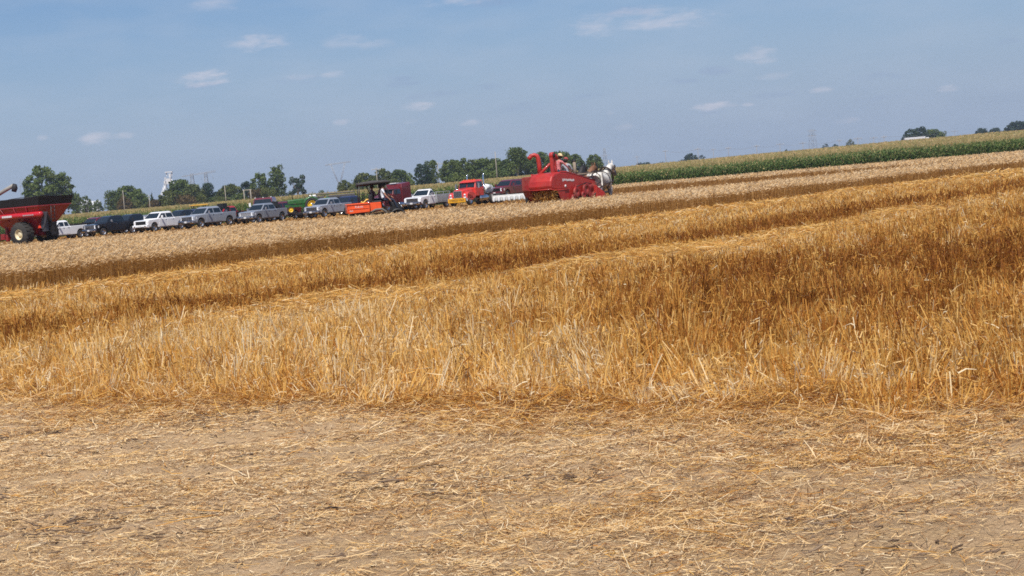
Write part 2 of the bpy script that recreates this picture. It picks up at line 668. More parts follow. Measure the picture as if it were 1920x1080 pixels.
def windrow_straw():
    B = Blades()
    for y0, y1, dens, wd, ls in ((10, 20, 520, .0048, .8), (20, 32, 420, .007, .85), (32, 50, 300, .010, .95), (50, 80, 130, .016, 1.15), (80, 130, 30, .03, 1.6)):
        x, y = sample(y0, y1, dens)
        lay, brown = bands(x, y)
        ok = (rng.uniform(0, 1, len(x)) < lay * .95 + .05) & (y > front_y(x) - .1) & ~wheat_a(x, y)
        x, y, lay = x[ok], y[ok], lay[ok]
        N = len(x)
        az = rng.uniform(0, 2 * PI, N)
        ln = rng.uniform(.12, .42, N) * ls
        el = rng.normal(.05, .28, N)
        v = np.stack([np.cos(az) * np.cos(el), np.sin(az) * np.cos(el), np.sin(el)], 1) * ln[:, None]
        z = terrain(x, y) + rng.uniform(0.0, 1, N) * (.24 * lay + .04) + .02
        base = np.stack([x, y, z], 1) - v * .5
        base[:, 2] = np.maximum(base[:, 2], terrain(x, y) + .01)
        t = .62 + rng.normal(0, .17, N) - .14 * (rng.uniform(0, 1, N) < .35)
        B.add(base, v, wd * rng.uniform(.7, 1.5, N), t, .8, np.stack([rng.normal(0, .04, N), rng.normal(0, .04, N), -rng.uniform(0, .05, N)], 1) * ls)
    o = B.build('windrow_straw', STRAWM)
    tag(o, 'pale threshed straw lying in loose windrows on the stubble', 'straw', kind='stuff')


def headland_straw():
    B = Blades()
    # fine broken chaff
    for y0, y1, dens, wd in ((5.2, 8.5, 8200, .0023), (8.5, 11.5, 6200, .0029), (11.5, 17.5, 3800, .0040)):
        x, y = sample(y0, y1, dens, .9)
        fr = front_y(x)
        near = np.exp(-np.clip(fr - y, 0, 99) / (.4 + 3.6 * smooth_noise(x, y, 1.8, 23) ** 2.2))
        patch = smooth_noise(x, y * 2.2, 1.3, 20) * .6 + smooth_noise(x, y * 2.0, .4, 21) * .4
        ok = (y < fr + .5) & (rng.uniform(0, 1, len(x)) < np.clip((patch - .22) * 2.2, .15, 1) * .85 + near * .5)
        x, y, near = x[ok], y[ok], near[ok]
        N = len(x)
        az = rng.normal(0.06, .9, N) + PI * (rng.uniform(0, 1, N) < .5)
        ln = rng.exponential(.026, N) + .012
        ln = np.minimum(ln * (1 + 2.0 * near), .5)
        el = rng.normal(.0, .13 + .12 * near, N)
        v = np.stack([np.cos(az) * np.cos(el), np.sin(az) * np.cos(el), np.sin(el)], 1) * ln[:, None]
        gz = ((smooth_noise(x, y, 0.9, 1) - .5) * 0.07 + (smooth_noise(x, y, 0.33, 2) - .5) * 0.05 + (smooth_noise(x, y, 0.13, 3) - .5) * 0.045) * np.clip((17 - y) / 3, 0, 1) * np.clip((y - 4), 0, 1)
        base = np.stack([x, y, gz + .006 + rng.uniform(0, .012, N) + near * rng.uniform(0, .07, N)], 1) - v * .5 * [1, 1, 0]
        t = rng.choice([.02, .25, .5, .68, .85, 1.0], N, p=[.13, .15, .2, .24, .17, .11]) + rng.normal(0, .07, N) - near * .17
        up = np.stack([-np.sin(az), np.cos(az), rng.normal(0, .35, N)], 1)
        gold = rng.uniform(0, 1, N) < near * .8 + .12
        bd = rng.normal(0, .006, (N, 3)) * (ln / .06)[:, None]
        ww_ = wd * rng.uniform(.6, 1.7, N)
        for mi, q in ((0, ~gold), (1, gold)):
            B.add(base[q], v[q], ww_[q], t[q] - (.08 if mi else 0), .8, bd[q], m=mi, side=up[q])
    # longer whole stems, mostly lying with the traffic
    x, y = sample(5.2, 17, 34, .9)
    fr = front_y(x)
    ok = (y < fr + .3) & (rng.uniform(0, 1, len(x)) < .10 + .8 * np.exp(-np.clip(fr - y, 0, 9) / .8))
    x, y = x[ok], y[ok]
    N = len(x)
    az = rng.normal(.08, .5, N) + PI * (rng.uniform(0, 1, N) < .5)
    ln = rng.uniform(.10, .30, N)
    v = np.stack([np.cos(az), np.sin(az), rng.normal(0.02, .1, N)], 1) * ln[:, None]
    base = np.stack([x, y, .02 + rng.uniform(0, .035, N)], 1) - v * .5
    base[:, 2] = np.maximum(base[:, 2], .012)
    B.add(base, v, rng.uniform(.0025, .005, N), rng.uniform(.3, .85, N), .9, rng.normal(0, .014, (N, 3)), m=1)
    o = B.build('straw_litter', [LITTERM, STRAWM])
    tag(o, 'broken straw and chaff scattered over the driven headland in front', 'straw', kind='stuff')


def dark_residue():
    m = plantmat('old_stalk', [(0, (.055, .035, .025)), (.5, (.14, .095, .066)), (1, (.27, .19, .125))], trans=0, rough=.9)
    B = MB()
    T = []
    V = []
    N = 3000
    x, y = sample(5.2, 16, 130, .9)
    pt = smooth_noise(x, y * 2, 1.1, 30)
    ok = (y < front_y(x) + .2) & (rng.uniform(0, 1, len(x)) < np.clip((pt - .4) * 2.6, .04, 1))
    x, y = x[ok][:N], y[ok][:N]
    vs, qs, ts = [], [], []
    k = 0
    for a, b in zip(x, y):
        L_ = random.choice([.02, .03, .03, .045, .06, .09, .14]) * random.uniform(.6, 1.3)
        r = random.uniform(.002, .006)
        az = random.gauss(.05, .45) + (PI if random.random() < .5 else 0)
        d = np.array([math.cos(az), math.sin(az), random.gauss(0, .06)])
        sx = np.array([-math.sin(az), math.cos(az), 0])
        o = np.array([a, b, r * .7 + random.uniform(0, .012)])
        n = 4
        for i in range(n + 1):
            s = i / n - .5
            j = np.array([0, 0, random.gauss(0, r * .5)]) + sx * random.gauss(0, r * .7)
            rr = r * random.uniform(.6, 1.15) * (1 if 0 < i < n else .55)
            for q in range(4):
                an = PI / 4 + q * PI / 2
                vs.append(o + d * s * L_ + j + sx * math.cos(an) * rr * 1.5 + np.array([0, 0, math.sin(an) * rr]))
        t = random.random()
        for i in range(n):
            for q in range(4):
                qs.append((k + i * 4 + q, k + i * 4 + (q + 1) % 4, k + i * 4 + 4 + (q + 1) % 4, k + i * 4 + 4 + q))
                ts.append(t)
        k += (n + 1) * 4
    o = np_mesh('stalk_residue', np.array(vs), np.array(qs), m, np.array(ts))
    tag(o, 'weathered grey-brown old crop stalks and clods lying on the bare headland', 'crop residue', kind='stuff')


def wheat():
    B = Blades()
    for y0, y1, dens, wd in ((36, 50, 190, .011), (50, 66, 150, .013), (66, 90, 90, .017), (90, 135, 34, .024), (135, 214, 11, .045)):
        x, y = sample(y0, y1, dens)
        ok = wheat_a(x, y) | wheat_b(x, y)
        x, y = x[ok], y[ok]
        N = len(x)
        h = rng.normal(.63, .06, N) * (.92 + .16 * smooth_noise(x, y, 3, 40))
        la = rng.normal(0, .11, (N, 2)) + [.05, 0]
        v = np.stack([la[:, 0] * h, la[:, 1] * h, h], 1)
        base = np.stack([x, y, terrain(x, y) - .01], 1)
        pt = (smooth_noise(x, y, 1.2, 41) - .5) * .2
        B.add(base, v, wd * .62 * rng.uniform(.7, 1.4, N), .30 + pt + rng.normal(0, .13, N), .7)
        # ear, nodding over
        az = rng.normal(0.2, 1.6, N)
        dr = rng.uniform(-.55, .55, N)
        e = np.stack([np.cos(az) * np.cos(dr), np.sin(az) * np.cos(dr), np.sin(dr) + .25], 1) * rng.uniform(.07, .12, N)[:, None] * (1 + wd * 12)
        B.add(base + v, e, wd * 1.5 * rng.uniform(.7, 1.3, N), .82 + pt + rng.normal(0, .15, N), .6)
        # dry leaf blades
        s = rng.uniform(0, 1, N) < .7
        M = int(s.sum())
        d = rng.normal(0, 1, (M, 3)) * [1, 1, .5]
        d /= np.linalg.norm(d, axis=1, keepdims=True)
        B.add(base[s] + v[s] * rng.uniform(.25, .95, (M, 1)), d * rng.uniform(.07, .17, M)[:, None], wd * rng.uniform(.6, 1.3, M), .42 + pt[s] + rng.normal(0, .2, M), .3)
    o = B.build('standing_wheat', EARM)
    tag(o, 'ripe standing wheat with pale nodding ears, uncut blocks with a cut edge', 'wheat', kind='stuff')


def corn():
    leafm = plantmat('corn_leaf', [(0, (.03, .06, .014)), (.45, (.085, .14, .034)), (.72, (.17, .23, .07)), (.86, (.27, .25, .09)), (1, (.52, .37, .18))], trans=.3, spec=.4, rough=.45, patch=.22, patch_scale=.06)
    B = Blades()
    # the outer rows of whole plants
    X, Y = [], []
    for r in range(7):
        n = int(230 / .27)
        X.append(np.linspace(-125, 105, n) + rng.normal(0, .05, n))
        Y.append(215.5 + r * .76 + rng.normal(0, .05, n))
    x, y = np.concatenate(X), np.concatenate(Y)
    keep = np.abs(x) < .33 * y + 6
    x, y = x[keep], y[keep]
    N = len(x)
    g = terrain(x, y)
    H = rng.normal(2.2, .14, N) * (.92 + .16 * smooth_noise(x, y, 8, 50))
    base = np.stack([x, y, g], 1)
    B.add(base, np.stack([rng.normal(0, .06, N), rng.normal(0, .06, N), H], 1), .05, .45 + rng.normal(0, .08, N), .5)
    for k in range(9):
        z = H * (.12 + .095 * k) + rng.normal(0, .05, N)
        az = rng.uniform(0, 2 * PI, N)
        ln = rng.uniform(.5, .85, N) * (1 - .3 * abs(k - 5) / 5)
        v = np.stack([np.cos(az) * ln * .75, np.sin(az) * ln * .75, ln * .6], 1)
        bd = np.stack([np.cos(az) * ln * .25, np.sin(az) * ln * .25, -ln * rng.uniform(.3, .9, N)], 1)
        side = np.stack([-np.sin(az), np.cos(az), rng.normal(0, .3, N)], 1)
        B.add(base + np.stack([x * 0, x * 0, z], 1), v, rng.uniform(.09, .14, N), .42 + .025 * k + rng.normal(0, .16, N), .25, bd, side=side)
    for k in range(3):
        v = np.stack([rng.normal(0, .12, N), rng.normal(0, .12, N), rng.uniform(.18, .36, N)], 1)
        B.add(base + np.stack([x * 0, x * 0, H], 1), v, .045, .93 + rng.normal(0, .06, N), .4)
    # the field behind: tops only
    for y0, y1, dens, wd in ((220.5, 260, 3.6, .10), (260, 340, 1.5, .16), (340, 460, .6, .26), (460, 640, .22, .42)):
        xx, yy = sample(y0, y1, dens, 8)
        N = len(xx)
        g = terrain(xx, yy)
        h0 = 1.85 + .3 * smooth_noise(xx, yy, 9, 51)
        b = np.stack([xx, yy, g + h0], 1)
        B.add(b, np.stack([rng.normal(0, .1, N), rng.normal(0, .1, N), rng.uniform(.25, .6, N)], 1), wd * .5, .94 + rng.normal(0, .09, N), .6)
        for k in range(2):
            az = rng.uniform(0, 2 * PI, N)
            ln = rng.uniform(.4, .8, N) * (1 + wd)
            B.add(b, np.stack([np.cos(az) * ln, np.sin(az) * ln, rng.uniform(.1, .4, N)], 1), wd, .93 + rng.normal(0, .14, N), .3)
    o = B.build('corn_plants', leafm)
    tag(o, 'dense wall of tall green corn with tan tassels rising to the skyline', 'corn', kind='stuff')
    # the closed mass of leaves below the tassels
    xs = np.linspace(-330, 330, 221)
    ys = np.concatenate([np.linspace(219, 300, 60), np.linspace(303, 680, 90)])
    Xg, Yg = np.meshgrid(xs, ys)
    Z = terrain(Xg, Yg) + 2.0 + rng.uniform(-.16, .16, Xg.shape)
    Z[0] = 0
    nx = len(xs)
    i = np.arange(nx - 1)[None] + (np.arange(len(ys) - 1) * nx)[:, None]
    m, nt, bs, out = new_mat('corn_canopy')
    n = nt.nodes
    tc = n.new('ShaderNodeTexCoord')
    no = n.new('ShaderNodeTexNoise')
    no.inputs['Scale'].default_value = 1.7
    no.inputs['Detail'].default_value = 8
    no.inputs['Roughness'].default_value = .8
    nt.links.new(tc.outputs['Object'], no.inputs['Vector'])
    ra = n.new('ShaderNodeValToRGB')
    for e, (p, c) in zip(ra.color_ramp.elements, [(.35, (.33, .25, .10)), (.65, (.50, .37, .18))]):
        e.position = p
        e.color = c + (1,)
    nt.links.new(no.outputs['Fac'], ra.inputs['Fac'])
    nt.links.new(ra.outputs['Color'], bs.inputs['Base Color'])
    bs.inputs['Roughness'].default_value = .8
    o = np_mesh('corn_canopy', np.stack([Xg, Yg, Z], -1).reshape(-1, 3), np.stack([i, i + 1, i + nx + 1, i + nx], -1).reshape(-1, 4), m)
    tag(o, 'tan and olive tops of the corn field sloping up to the skyline', 'corn', kind='stuff')


def verge():
    m = plantmat('verge_grass', [(0, (.04, .07, .02)), (.6, (.10, .15, .04)), (1, (.30, .27, .12))], trans=.3)
    B = Blades()
    N = 26000
    x = rng.uniform(-90, 85, N)
    y = rng.uniform(212.6, 215.4, N)
    B.add(np.stack([x, y, x * 0], 1), np.stack([rng.normal(0, .1, N), rng.normal(0, .1, N), rng.uniform(.15, .5, N)], 1), .06, rng.uniform(0, .75, N), .3)
    tag(B.build('verge_grass', m), 'strip of low green weeds along the foot of the corn', 'grass', kind='stuff')


# ---------------------------------------------------------------- light and sky
SUN = Vector((-0.12, -1.0, 0)).normalized() * math.cos(R(57)) + Vector((0, 0, math.sin(R(57))))


def light():
    sd = bpy.data.lights.new('sun', 'SUN')
    sd.energy = 4.4
    sd.angle = R(0.55)
    sd.color = (1.0, 0.94, 0.85)
    so = bpy.data.objects.new('sun', sd)
    COL.objects.link(so)
    so.rotation_euler = (-SUN).to_track_quat('-Z', 'Y').to_euler()
    w = bpy.data.worlds.new('World')
    scene.world = w
    w.use_nodes = True
    nt = w.node_tree
    n = nt.nodes
    L = nt.links.new
    bg = n['Background']
    sky = n.new('ShaderNodeTexSky')
    sky.sky_type = 'NISHITA'
    sky.sun_disc = False
    sky.sun_elevation = R(57)
    sky.sun_rotation = math.atan2(SUN.x, SUN.y)
    sky.altitude = 200
    sky.air_density = 1.0
    sky.dust_density = 1.2
    sky.ozone_density = 1.6
    tc = n.new('ShaderNodeTexCoord')
    sep = n.new('ShaderNodeSeparateXYZ')
    L(tc.outputs['Generated'], sep.inputs[0])

    def ma(op, a, b=None, c=None):
        q = n.new('ShaderNodeMath')
        q.operation = op
        for i, v in enumerate((a, b, c)):
            if v is None:
                continue
            if isinstance(v, (int, float)):
                q.inputs[i].default_value = v
            else:
                L(v, q.inputs[i])
        return q.outputs[0]
    az = ma('ARCTAN2', sep.outputs['X'], sep.outputs['Y'])
    el = ma('ARCSINE', sep.outputs['Z'])
    cmb = n.new('ShaderNodeCombineXYZ')
    L(ma('MULTIPLY', az, 26.0), cmb.inputs[0])
    L(ma('MULTIPLY', el, 90.0), cmb.inputs[1])
    no = n.new('ShaderNodeTexNoise')
    no.inputs['Scale'].default_value = 2.4
    no.inputs['Detail'].default_value = 7
    no.inputs['Roughness'].default_value = .62
    no.inputs['Distortion'].default_value = .3
    L(cmb.outputs[0], no.inputs['Vector'])
    nz = ma('MULTIPLY_ADD', no.outputs['Fac'], 5.2, -2.75)
    tot_w = None
    tot_d = None
    # small fair-weather clouds: where they stand in the sky, half width, half height, strength; dark ones are undersides
    clouds = [(380, 147, 46, 11, .75), (482, 80, 56, 12, .5), (180, 260, 26, 9, .55), (232, 254, 20, 5, .45), (626, 139, 20, 6, .5), (560, 146, 26, 5, .3), (785, 200, 28, 6, .55),
              (884, 230, 18, 5, .5), (640, 228, 13, 5, .42), (1336, 200, 34, 7, .65), (1250, 38, 80, 14, .5), (1118, 48, 42, 16, .42), (1190, 22, 70, 8, .35), (1424, 104, 36, 12, .45), (700, 84, 30, 8, .3), (860, 2, 60, 7, .4), (1540, 169, 20, 5, .55),
              (1777, 166, 20, 5, .45), (1168, 237, 17, 5, .4), (1144, 210, 8, 4, .5), (404, 6, 36, 12, .35), (648, 78, 40, 12, .28), (1402, 196, 10, 3, .4), (80, 258, 9, 4, .35), (1455, 142, 30, 6, .25), (1590, 227, 22, 5, .3), (765, 228, 18, 4, .25)]
    dark = [(756, 152, 36, 8, .5), (1345, 134, 34, 7, .5), (1180, 20, 44, 10, .35), (800, 178, 50, 6, .35), (915, 162, 26, 5, .3), (1280, 152, 30, 6, .4), (1655, 142, 44, 6, .3), (985, 200, 50, 9, .25), (1100, 182, 30, 5, .3), (380, 160, 34, 5, .3), (1890, 78, 20, 5, .3), (560, 150, 40, 6, .3), (1450, 178, 40, 5, .3), (1650, 185, 40, 5, .25), (1335, 210, 30, 4, .3), (930, 2, 60, 8, .4)]

    def blob(px, py, hw, hh, st):
        d = ray(px, py).normalized()
        a0, e0 = math.atan2(d.x, d.y), math.asin(d.z)
        u = ma('MULTIPLY', ma('SUBTRACT', az, a0), FPX / (hw * 1.1))
        v = ma('MULTIPLY', ma('SUBTRACT', el, e0), FPX / (hh * 1.25))
        r2 = ma('ADD', ma('MULTIPLY', u, u), ma('MULTIPLY', v, v))
        f = ma('ADD', ma('SUBTRACT', 1.0, r2), nz)
        mr = n.new('ShaderNodeMapRange')
        mr.interpolation_type = 'SMOOTHSTEP'
        mr.inputs['From Min'].default_value = -.7
        mr.inputs['From Max'].default_value = 1.9
        mr.inputs['To Max'].default_value = st
        L(f, mr.inputs['Value'])
        lim = n.new('ShaderNodeMapRange')
        lim.inputs['From Min'].default_value = 3.6
        lim.inputs['From Max'].default_value = 1.0
        L(r2, lim.inputs['Value'])
        return ma('MULTIPLY', mr.outputs['Result'], lim.outputs['Result'])
    for c in clouds:
        b = blob(*c)
        tot_w = b if tot_w is None else ma('MAXIMUM', tot_w, b)
    for c in dark:
        b = blob(*c)
        tot_d = b if tot_d is None else ma('MAXIMUM', tot_d, b)
    # thin high veil
    no2 = n.new('ShaderNodeTexNoise')
    no2.inputs['Scale'].default_value = .55
    no2.inputs['Detail'].default_value = 6
    L(cmb.outputs[0], no2.inputs['Vector'])
    veil = n.new('ShaderNodeMapRange')
    veil.inputs['From Min'].default_value = .42
    veil.inputs['From Max'].default_value = .8
    veil.inputs['To Max'].default_value = .4
    L(no2.outputs['Fac'], veil.inputs['Value'])

    def mixc(f, a, b):
        x = n.new('ShaderNodeMix')
        x.data_type = 'RGBA'
        if isinstance(f, (int, float)):
            x.inputs['Factor'].default_value = f
        else:
            L(f, x.inputs['Factor'])
        L(a, x.inputs['A'])
        if isinstance(b, tuple):
            x.inputs['B'].default_value = b
        else:
            L(b, x.inputs['B'])
        return x.outputs['Result']
    tint = n.new('ShaderNodeMix')
    tint.data_type = 'RGBA'
    tint.blend_type = 'MULTIPLY'
    tint.inputs['Factor'].default_value = 1
    L(sky.outputs[0], tint.inputs['A'])
    tint.inputs['B'].default_value = SKY_TINT + (1,)
    S = SKY_STRENGTH
    c = tint.outputs['Result']
    low = n.new('ShaderNodeMapRange')
    low.interpolation_type = 'SMOOTHSTEP'
    low.inputs['From Min'].default_value = R(8.5)
    low.inputs['From Max'].default_value = R(.5)
    low.inputs['To Max'].default_value = .75
    L(el, low.inputs['Value'])
    c = mixc(low.outputs['Result'], c, (.316 / S, .388 / S, .536 / S, 1))
    c = mixc(veil.outputs['Result'], c, (.37 / S, .44 / S, .55 / S, 1))
    c = mixc(tot_d, c, (.23 / S, .30 / S, .46 / S, 1))
    c = mixc(tot_w, c, (.56 / S, .55 / S, .62 / S, 1))
    L(c, bg.inputs['Color'])
    bg.inputs['Strength'].default_value = S


SKY_TINT = (0.69, 0.85, 1.10)
SKY_STRENGTH = 0.075
light()


def haze():
    x0, x1, y0, y1, z0, z1 = -1800, 1800, -80, 2400, -1.2, 60
    b = MB()
    b.box(((x0 + x1) / 2, (y0 + y1) / 2, (z0 + z1) / 2), (x1 - x0, y1 - y0, z1 - z0))
    m = bpy.data.materials.new('air')
    m.use_nodes = True
    nt = m.node_tree
    nt.nodes.remove(nt.nodes['Principled BSDF'])
    v = nt.nodes.new('ShaderNodeVolumePrincipled')
    v.inputs['Color'].default_value = (.70, .82, 1.0, 1)
    v.inputs['Density'].default_value = HAZE
    v.inputs['Anisotropy'].default_value = 0.2
    nt.links.new(v.outputs[0], nt.nodes['Material Output'].inputs['Volume'])
    o = b.build('haze', m)
    tag(o, 'thin summer haze in the air over the fields', 'haze', kind='stuff')


HAZE = 0.00014

scene.view_settings.view_transform = 'Standard'
scene.view_settings.look = 'None'
scene.view_settings.exposure = 0.28
scene.view_settings.gamma = 1.0
scene.cycles.use_denoising = False
scene.cycles.max_bounces = 6
scene.cycles.diffuse_bounces = 3
scene.cycles.transmission_bounces = 3
scene.cycles.volume_bounces = 0
scene.cycles.filter_width = 1.7
# ================================================================== PARKED VEHICLES
def wheel(parent, x, y, r, w, rim=ALLOY, side=1, hub=0.62, lugs=0, name='wheel', rz=0.0):
    """a tyre (the wheel part) with its rim as a sub-part; side +1 faces +y"""
    b = MB()
    rr = r * hub
    b.lathe([(rr, -w / 2), (r * .93, -w / 2), (r, -w * .36), (r, w * .36), (r * .93, w / 2), (rr, w / 2)], (x, y, r), (0, 1, 0), 24, 0, True, True)
    for k in range(lugs):
        a = 2 * PI * k / lugs
        for s in (-1, 1):
            aa = a + (0 if s < 0 else PI / lugs)
            c = Vector((x + math.cos(aa) * r * .995, y + s * w * .23, r + math.sin(aa) * r * .995))
            b.box(c, (r * .09, w * .44, r * .1), 0, ry=-aa, rz=0)
    o = b.build(name, TYRE, parent)
    b = MB()
    t = side * w
    b.lathe([(rr * 1.01, -.5 * t), (rr * 1.01, .46 * t), (rr * .92, .5 * t), (rr * .86, .38 * t), (rr * .62, .22 * t), (rr * .5, .2 * t), (rr * .44, .34 * t), (rr * .2, .36 * t), (.001, .36 * t)], (x, y, r), (0, 1, 0), 20)
    b.build('rim', rim, o)
    return o


def arch(cx, cz, r, n=9):
    """an upside-down wheel opening, from front to back"""
    return [(cx + r * math.cos(PI * k / (n - 1)), cz + r * math.sin(PI * k / (n - 1))) for k in range(n)]


def interp_pane(b, a0, a1, c0, c1, out, t=.018, m=0):
    b.pane([a0, a1, c1, c0], t, m, out)


def pickup(px, Y, head, P, label, cab='crew', front=CHROME, grille=BLACK, suv=False, box=None, group='vehicles parked in a row beyond the wheat', cat='pickup', name='pickup_truck', sc=1.0, lights_top=False, z=0.0, bed_shade=BLACK, simple=False):
    t = thing(name, label, cat, at(px, Y, z), R(head), group)
    t.scale = (sc, sc, sc)
    xr = {'crew': -1.02, 'ext': -.62, 'reg': 0.12}[cab]
    if suv:
        xr = -2.55
    topb = 1.34
    prof = [(2.93, .62), (2.95, 1.08), (2.88, 1.22), (2.66, 1.27), (1.5, 1.32), (xr, 1.30)]
    if not suv:
        prof += [(xr - .04, topb + .02), (-2.93, topb + .03)]
    prof += [(-2.97, topb - .1), (-2.95, .62), (-2.6, .56)]
    prof += list(reversed(arch(-2.0, .48, .54))) + [(-1.4, .46), (1.42, .46)] + list(reversed(arch(2.0, .48, .54))) + [(2.62, .56)]
    if box == 'service':
        prof = [(2.93, .62), (2.95, 1.08), (2.86, 1.20), (2.6, 1.27), (1.32, 1.36), (xr, topb), (xr - .02, .6), (xr, .46), (1.42, .46)] + list(reversed(arch(2.0, .48, .54))) + [(2.62, .56)]
    b = MB()
    b.prism(prof, -1.0, 1.0)
    b.build('body', P, t, .07, 3)
    # cab: four rings from the belt to the roof
    zs = [1.27, 1.36, 1.87, 1.99, 2.03]
    xf = [1.56, 1.48, .82, .60, .36]
    xb = [xr, xr, xr + (.55 if suv else .17), xr + (.72 if suv else .3), xr + (.9 if suv else .45)]
    ys = [.96, .955, .80, .73, .62]
    rings = [[(xf[i], -ys[i], zs[i]), (xf[i], ys[i], zs[i]), (xb[i], ys[i], zs[i]), (xb[i], -ys[i], zs[i])] for i in range(5)]
    part('cab', P, t, lambda q: q.loft(rings), .04, 2)

    def ring_pt(fx, side, f):
        """a point of the greenhouse side: fx along from the front 0..1, f up 0..1"""
        z_ = zs[1] + (zs[2] - zs[1]) * f
        y_ = ys[1] + (ys[2] - ys[1]) * f
        return y_, z_
    # windscreen and back window
    def ws(q):
        a = lambda f, s: (xf[1] + (xf[2] - xf[1]) * f + .004, s * (ys[1] + (ys[2] - ys[1]) * f - .09), zs[1] + (zs[2] - zs[1]) * f)
        q.pane([a(.05, -1), a(.05, 1), a(1.02, 1), a(1.02, -1)], .014)
    part('windshield', GLASS, t, ws)

    def bw(q):
        a = lambda f, s: (xb[1] + (xb[2] - xb[1]) * f - .004, s * (ys[1] + (ys[2] - ys[1]) * f - .12), zs[1] + (zs[2] - zs[1]) * f)
        q.pane([a(.1, 1), a(.1, -1), a(.95, -1), a(.95, 1)], .014)
    part('rear_window', GLASS, t, bw)
    # doors: a skin just proud of the body, with handle and window
    cuts = [(1.3, .14)]
    if cab != 'reg' or suv:
        cuts.append((.12, xr + .1 if not suv else -.95))
    if suv:
        cuts.append((-1.05, -2.1))
    for s in (-1, 1):
        for k, (xa, xz) in enumerate(cuts):
            def dr(q, s=s, xa=xa, xz=xz):
                x0, x1 = max(xz, -1.36) if not suv else xz, min(xa, 1.3)
                yy = s * 1.006
                pts = [(x0 + .02, .55), (x1 - .02, .55), (x1 - .02, 1.27), (x0 + .02, 1.27)]
                q.prism(pts, yy - .008, yy + .008)
            if k < 2:
                d = part('door', P, t, dr, .006, 1)
            else:
                d = t

            def wn(q, s=s, xa=xa, xz=xz, k=k):
                def pt(x, f):
                    y_, z_ = ring_pt(0, s, f)
                    fr = xf[1] + (xf[2] - xf[1]) * f - .14
                    bk = xb[1] + (xb[2] - xb[1]) * f + .08
                    return (min(max(x, bk), fr), s * (y_ + .004), z_)
                L_ = [pt(xz + .05, .08), pt(xa - .03, .08), pt(xa - .03, .93), pt(xz + .05, .93)]
                q.pane(L_ if s < 0 else [L_[1], L_[0], L_[3], L_[2]], .012)
            part('window', GLASS, d, wn)
            if not simple and k < 2:
                part('handle', CHROME if front is CHROME else P, d, lambda q, s=s, xz=xz: q.box((xz + .16, s * 1.025, 1.22), (.18, .03, .035)))
    # nose
    def gr(q):
        q.box((2.95, 0, .98), (.05, 1.36, .36), 0)
        for k in range(2):
            q.box((2.985, 0, .92 + k * .12), (.03, 1.26, .03), 1)
        q.box((2.985, 0, 1.155), (.05, 1.38, .035), 1)
        q.box((2.985, 0, .805), (.05, 1.38, .035), 1)
    part('grille', [grille, front if front is CHROME else BLACK], t, gr)
    for s in (-1, 1):
        part('headlight', LAMP, t, lambda q, s=s: q.loft([[(2.99, s * .69, .84), (2.9, s * .985, .86), (2.88, s * .985, 1.14), (2.965, s * .69, 1.17)], [(2.8, s * .69, .84), (2.6, s * 1.012, .9), (2.6, s * 1.012, 1.1), (2.8, s * .69, 1.17)]]))
        part('tail_light', REDLENS, t, lambda q, s=s: q.box((-2.955, s * .93, 1.1), (.06, .13, .36)))
        def mir(q, s=s):
            q.box((1.02, s * 1.2, 1.5), (.12, .2, .28))
            q.box((1.02, s * 1.06, 1.44), (.06, .2, .05))
        part('mirror', front if front is CHROME else (P if not simple else BLACK), t, mir, .02, 1)
    def fb(q):
        q.prism([(2.82, .50), (3.1, .5), (3.16, .58), (3.16, .74), (3.08, .8), (2.82, .8)], -1.0, 1.0, 0)
        q.box((3.12, 0, .56), (.1, 1.1, .1), 1)
        for s in (-1, 1):
            q.box((3.165, s * .72, .66), (.03, .16, .1), 1)
    part('front_bumper', [front if front is not BLACK else P, BLACK], t, fb, .03, 2)
    part('license_plate', PLATE, t, lambda q: q.box((3.18, 0, .67), (.015, .31, .16)))
    part('rear_bumper', front if front is not BLACK else BLACK, t, lambda q: q.box((-3.05, 0, .66), (.2, 1.9, .2)), .03, 2)
    part('chassis', UNDER, t, lambda q: (q.box((0, 0, .5), (5.6, 1.3, .22)), q.box((2.0, 0, .62), (1.0, 1.7, .4)), q.box((-2.0, 0, .62), (1.0, 1.7, .4))))
    if box == 'service':
        def sb(q):
            q.box((-1.55, 0, .86), (2.9, 2.06, .62), 0)
            for s in (-1, 1):
                q.box((-1.55, s * .86, 1.28), (2.9, .34, .24), 0)
                for k in range(4):
                    q.box((-2.7 + k * .75, s * 1.036, .98), (.62, .015, .6), 0)
        part('service_body', STEEL, t, sb, .015, 1)
        part('ladder_rack', STEEL, t, lambda q: [q.tube([(x, s * .9, 1.4), (x, s * .9, 1.62)], .025) for x in (-.3, -1.6, -2.8) for s in (-1, 1)] + [q.tube([(-.1, s * .9, 1.62), (-2.95, s * .9, 1.62)], .025) for s in (-1, 1)])
    elif not suv:
        part('bed_shade_slab', bed_shade, t, lambda q: q.box(((xr - 2.93) / 2, 0, topb - .02), (-2.8 - xr, 1.72, .13)))  # dark slab puts the shade inside the open bed into colour
        part('tailgate', P, t, lambda q: q.box((-2.975, 0, 1.05), (.05, 1.7, .6)), .015, 1)
    if lights_top:
        part('roof_lights', AMBER, t, lambda q: [q.box((.45, y, 2.0), (.08, .12, .05)) for y in (-.5, -.25, 0, .25, .5)])
    for x in (2.0, -2.0):
        for s in (-1, 1):
            wheel(t, x, s * .86, .415, .28, ALLOY, s)
    return t


